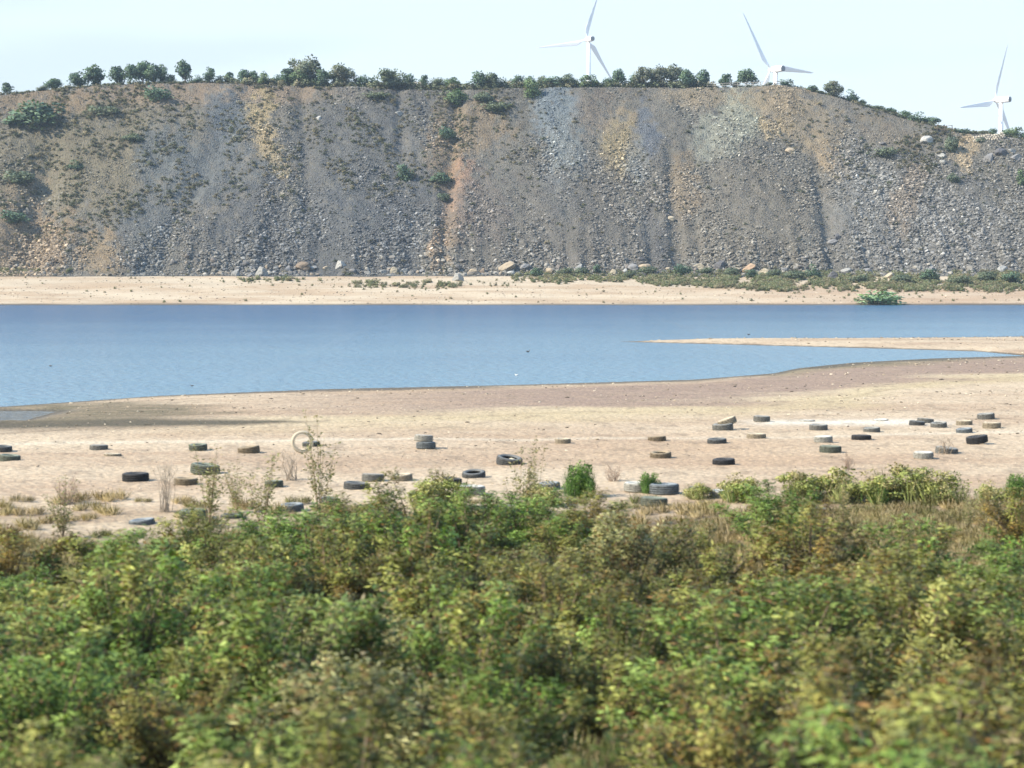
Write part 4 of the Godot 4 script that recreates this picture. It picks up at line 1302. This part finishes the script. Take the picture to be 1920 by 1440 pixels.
func build_beach_bits() -> void:
	var r := RandomNumberGenerator.new()
	r.seed = 71
	var mesh := rock_mesh(610, 0.55, 0)
	var places := []
	var tints := PackedColorArray()
	for k in 18000:
		var d := r.randf_range(48.0, 176.0) if k % 3 else r.randf_range(323.0, 392.0)
		var x := r.randf_range(-1, 1) * (d * 0.275)
		var h := height(x, d)
		if h < 0.02: continue
		if d < 200.0 and n_b.get_noise_2d(x * 0.4, d * 0.7) < 0.05 and r.randf() < 0.8: continue
		var s := (0.015 + 0.05 * pow(r.randf(), 4.0)) * clampf(d / 70.0, 0.7, 3.2)
		places.append(Transform3D(turned(r, Vector3(s * 1.4, s, s), 0.3), Vector3(x, h + s * 0.1, -d)))
		tints.append(vary([Color(0.18, 0.145, 0.10), Color(0.30, 0.25, 0.18), Color(0.48, 0.42, 0.32), Color(0.10, 0.085, 0.065)][r.randi() % 4], r.randf_range(0.8, 1.2)))
	scatter("beach_pebbles", "small stones and grit scattered over the sand", mesh, M.stone, places, tints)
	# driftwood and dark stones that can be told apart
	var sticks := [[270, 746, 14, "dark driftwood stick at the left water's edge"], [277, 798, 15, "dark flat stick on the left sand above the mud"], [128, 775, 8, "small dark stone on the sand beside the left pool"], [266, 773, 8, "small dark stone alone on the left sand"], [508, 748, 8, "dark stone near the water left of the middle"], [1765, 712, 9, "black stone on the mauve strip at the right"], [1063, 746, 9, "dark stone on the mauve strip in the middle"], [710, 814, 10, "dark pebble on the pale sand behind the tyre stack"], [876, 792, 8, "dark stone on the yellowish sand"], [33, 938, 14, "dark stick on the sand at the lower left"], [190, 947, 30, "long dark stick on the sand at the lower left"], [1484, 735, 8, "dark stone on the mauve strip right of the middle"]]
	var dm := plain(Color(0.07, 0.055, 0.04))
	for e in sticks:
		var p := hit(e[0], e[1], 40.0)
		var is_stick: bool = "stick" in e[3]
		var w: float = e[2] * -p.z / F
		var o: MeshInstance3D
		if is_stick:
			var L := Leaves.new()
			L.twig(Vector3(-0.5, 0.02, 0), Vector3(0.05, 0.05, 0.05), 0.04, 0.035, Color.WHITE)
			L.twig(Vector3(0.05, 0.05, 0.05), Vector3(0.5, 0.03, 0), 0.035, 0.015, Color.WHITE)
			L.twig(Vector3(0.1, 0.05, 0.04), Vector3(0.3, 0.13, -0.1), 0.018, 0.008, Color.WHITE)
			o = part(numbered("driftwood"), L.mesh(), dm, self)
		else:
			o = part(numbered("stone"), rock_mesh(620, 0.6, 1), dm, self)
			w *= 0.6
		o.position = p + Vector3(0, w * 0.06, 0)
		o.scale = Vector3(w, w * 0.8, w)
		tag(o, e[3], "driftwood" if is_stick else "stone", "dark bits of driftwood and stone on the shore")
	bird("brown duck swimming in the middle of the lake", "duck", "duck", 990, 660, 0.62, Color(0.07, 0.055, 0.045), Color(0.05, 0.045, 0.04), 0.3)
	bird("white bird resting on the water near the near shore", "white_bird", "bird", 968, 704, 0.42, Color(0.6, 0.6, 0.58), Color(0.6, 0.6, 0.58), 2.8)
	bird("dark bird swimming at the left of the lake", "duck", "duck", 95, 687, 0.45, Color(0.08, 0.07, 0.06), Color(0.06, 0.055, 0.05), 0.1)
	bird("small dark bird swimming near the left shore", "duck", "duck", 360, 724, 0.36, Color(0.07, 0.06, 0.06), Color(0.06, 0.055, 0.05), 3.0)
	bird("small dark bird swimming beyond the tip of the sand spit", "duck", "duck", 1404, 628, 0.6, Color(0.06, 0.05, 0.045), Color(0.05, 0.05, 0.05), 0.0)

func build_fringe() -> void:
	# single plants that stand out along the edge of the thicket: x, base y, width, height (photograph pixels)
	var green := [Color(0.075, 0.15, 0.03), Color(0.10, 0.18, 0.045), Color(0.05, 0.105, 0.025)]
	var grass := [Color(0.21, 0.25, 0.085), Color(0.26, 0.28, 0.11), Color(0.17, 0.21, 0.065), Color(0.32, 0.29, 0.15)]
	var olive := [Color(0.19, 0.20, 0.085), Color(0.24, 0.21, 0.10), Color(0.15, 0.165, 0.07)]
	var broom := blade_mesh(700, 600, 0.6, green, 0.006)
	var gr := [blade_mesh(701, 420, 0.52, grass, 0.0065), blade_mesh(702, 420, 0.58, grass, 0.0065), blade_mesh(703, 420, 0.55, grass + green, 0.0065)]
	var soft := []
	for k in 3: soft.append(crown_mesh(720 + k, -0.25, 46, 70, 0.055, [Color(0.29, 0.34, 0.11), Color(0.35, 0.37, 0.14), Color(0.24, 0.28, 0.09), Color(0.38, 0.34, 0.17)], 0.85))
	var soft_green := crown_mesh(725, -0.25, 46, 80, 0.05, [Color(0.11, 0.21, 0.045), Color(0.15, 0.25, 0.06), Color(0.08, 0.155, 0.035)], 0.8)
	var tw := [twig_mesh(704, 22, Color(0.34, 0.29, 0.23)), twig_mesh(705, 26, Color(0.29, 0.22, 0.17))]
	var wands := []
	for k in 3: wands.append(leafy_wand(710 + k, 560, olive))
	var list := [["broom", 1087, 932, 62, 100, "bright green broom bush standing above the middle of the thicket", "bush"],
		["broom", 1218, 925, 40, 60, "small green tuft between pale tyres right of the broom bush", "bush"],
		["grass", 1385, 940, 84, 72, "olive grassy clump just right of the whitish tyre", "grass clump"],
		["grass", 1500, 942, 96, 80, "light green grass clump, leftmost of the grassy row at the right", "grass clump"], ["grass", 1572, 940, 110, 86, "tall light green grass clump in the grassy row, second from its left end", "grass clump"], ["grass", 1650, 944, 96, 84, "greyish green grass clump in the middle of the grassy row at the right", "grass clump"], ["grass", 1705, 942, 120, 96, "tallest yellow-green grass clump in the grassy row at the right", "grass clump"], ["grass", 1768, 945, 90, 84, "dark-footed green grass clump at the right end of the grassy row", "grass clump"], ["grass", 1860, 950, 60, 66, "thin olive clump between the grassy row and the right edge", "grass clump"], ["broom", 1910, 938, 54, 76, "green bush cut by the right edge at the thicket top", "bush"], ["grass", 1310, 935, 60, 40, "low green clump left of the whitish tyre", "grass clump"], ["grass", 1020, 948, 80, 60, "olive clump left below the broom bush", "grass clump"], ["grass", 820, 955, 110, 84, "olive-tan clump covering the green and black tyres in the middle", "grass clump"],
		["twig", 1151, 902, 54, 36, "bare reddish twigs right of the broom bush", "dead shrub"], ["twig", 1770, 850, 60, 44, "bare grey twigs in front of a grey tyre at the right", "dead shrub"], ["twig", 125, 946, 72, 60, "bare twiggy sprig rising at the far left of the thicket", "dead shrub"], ["twig", 545, 900, 70, 70, "grey leafless twigs over the sand right of the left sprigs", "dead shrub"], ["twig", 1590, 880, 40, 36, "single reddish bare twigs above the grassy row", "dead shrub"], ["twig", 310, 960, 60, 120, "tall thin dry stalks left of the big green tyre", "dead shrub"],
		["wand", 392, 990, 90, 165, "tall leafy sprig in front of the big green tyre", "sprig"], ["wand", 492, 1000, 90, 170, "tall grey-green sprig covering the dark green tyre", "sprig"], ["wand", 118, 1010, 80, 120, "leafy brown-green sprig at the far left of the thicket", "sprig"], ["wand", 600, 975, 70, 214, "tallest thin sprig, its tip above the standing ring", "sprig"], ["wand", 975, 1000, 70, 190, "thin pale sprig left of the broom bush", "sprig"], ["wand", 1003, 990, 50, 175, "second thin pale sprig beside the one left of the broom bush", "sprig"], ["wand", 445, 960, 70, 100, "green sprig between two tall ones at the left", "sprig"], ["wand", 640, 985, 70, 80, "short sprig below the tallest one", "sprig"], ["wand", 1580, 1000, 60, 110, "dark brown sprig in the dry grass at the right", "sprig"], ["wand", 1820, 1000, 50, 90, "dark sprig near the right edge in the dry grass", "sprig"]]
	var i := 0
	for e in list:
		var p := hit(e[1], e[2], 24.0)
		var w: float = e[3] * -p.z / F
		var h: float = e[4] * -p.z / F
		var o := thing({"broom": "broom_bush", "grass": "grass_clump", "twig": "dead_shrub", "wand": "leafy_sprig"}[e[0]], e[5], e[6], p, "plants standing out along the thicket edge")
		if e[0] == "wand":
			part("leaves", wands[i % 3][0], M.leaf, o)
			part("stem", wands[i % 3][1], M.bark, o)
			o.scale = Vector3(w * 2.2, h, w * 2.2)
		elif e[0] == "twig":
			part("twigs", tw[i % 2], M.bark, o)
			o.scale = Vector3(w, h, w)
		else:
			part("foliage", soft_green if e[0] == "broom" else soft[i % 3], M.leaf, o).scale = Vector3(1.1, 0.85, 1.1)
			part("blades", broom if e[0] == "broom" else gr[i % 3], M.leaf, o)
			o.scale = Vector3(w, h, w)
		o.rotation.y = i * 1.7
		i += 1

func build_thicket() -> void:
	var r := RandomNumberGenerator.new()
	r.seed = 81
	var green := [Color(0.12, 0.16, 0.045), Color(0.15, 0.185, 0.06), Color(0.095, 0.135, 0.038)]
	var olive := [Color(0.17, 0.17, 0.055), Color(0.20, 0.19, 0.07), Color(0.135, 0.14, 0.045)]
	var rust := [Color(0.19, 0.13, 0.045), Color(0.18, 0.16, 0.055), Color(0.22, 0.165, 0.06)]
	var grey := [Color(0.24, 0.225, 0.115), Color(0.21, 0.20, 0.105), Color(0.28, 0.245, 0.13)]
	var bright := [Color(0.135, 0.20, 0.05), Color(0.17, 0.225, 0.07), Color(0.105, 0.155, 0.04)]
	var kinds := [["dark green", green, 0.12], ["olive green", olive, 0.15], ["rust-tinged olive", rust + olive, 0.2], ["dry grey-tan", grey, 0.2], ["bright green", bright, 0.06], ["yellowish olive", olive + bright, 0.12]]
	var made := []
	for k in kinds.size():
		made.append([shrub_meshes(800 + k * 2, 8000, kinds[k][1], kinds[k][2]), shrub_meshes(801 + k * 2, 8000, kinds[k][1], kinds[k][2])])
	var rows := [11.0, 13.3, 15.8, 18.2, 20.4, 22.8, 25.6, 28.6, 31.8, 35.0, 37.6]
	var names := ["front", "second", "third", "fourth", "fifth", "sixth", "seventh", "eighth", "ninth", "tenth", "last"]
	for i in rows.size():
		var d: float = rows[i]
		var half := d * 0.268 + 0.4
		var n := int(round(half * 2.0 / (1.95 if d < 17.0 else 1.2 + d * 0.012)))
		var spots := []
		for k in n:
			var x := lerpf(-half, half, (k + 0.5) / n) + r.randf_range(-0.25, 0.25)
			var px := 960.0 + F * x / d
			if d > 33.0 and px < 330.0 and r.randf() < 0.8 or d > 30.0 and px < 330.0 and r.randf() < 0.35: continue
			if d > 34.0 and px > 1430.0 and r.randf() < 0.75: continue
			if d > 34.0 and px > 1130.0 and px < 1420.0: continue
			if d > 37.0 and (px < 600.0 or r.randf() < 0.3): continue
			spots.append(x)
		for k in spots.size():
			var x: float = spots[k]
			var dd := d + r.randf_range(-0.45, 0.45)
			var kind: int = [0, 1, 1, 2, 2, 3, 2, 5, 5, 1, 5, 4][r.randi() % 12]
			var o := thing("shrub", "%s leafy shrub in the %s row of the trackside thicket, %s from the left" % [kinds[kind][0], names[i], ordinal(k)], "shrub", ground(x, -dd) - Vector3(0, 0.05, 0), "shrubs of the trackside thicket")
			var m: Array = made[kind][r.randi() % 2]
			part("foliage", m[0], M.leaf, o)
			part("stem", m[1], M.bark, o)
			var s := r.randf_range(1.05, 1.6) if d < 19.0 else r.randf_range(1.2, 1.75)
			o.scale = Vector3(s * 1.15, s * r.randf_range(0.85, 1.25) * (1.0 if d < 26.0 else 0.85), s * 1.15)
			o.rotation.y = r.randf() * TAU
	# low growth and dry grass that fill the ground between the shrubs
	var low := blade_mesh(850, 260, 0.7, [Color(1, 1, 1)], 0.011)
	var places := []
	var tints := PackedColorArray()
	for k in 5200:
		var d := 8.0 + 39.0 * sqrt(r.randf())
		var x := r.randf_range(-1, 1) * (d * 0.275 + 1.0)
		var edge := 40.0 + n_b.get_noise_2d(x * 0.5, 9.0) * 8.0 + x * 0.25
		if d > edge and r.randf() < 0.93 or d < 17.0 and r.randf() < 0.8: continue
		var s := r.randf_range(0.22, 0.55)
		places.append(Transform3D(Basis(Vector3.UP, r.randf() * TAU) * Basis.from_scale(Vector3(s * 1.5, s * (0.8 if d > 30.0 else 1.1), s * 1.5)), ground(x, -d)))
		var dry := smoothstep(27.0, 36.0, d)
		tints.append(vary([Color(0.30, 0.26, 0.15), Color(0.19, 0.19, 0.075), Color(0.26, 0.21, 0.11), Color(0.15, 0.17, 0.06)][r.randi() % 4].lerp(Color(0.42, 0.34, 0.20), dry * r.randf()), r.randf_range(0.75, 1.3)))
	scatter("undergrowth", "dry grass and low growth between the trackside shrubs", low, M.leaf, places, tints)
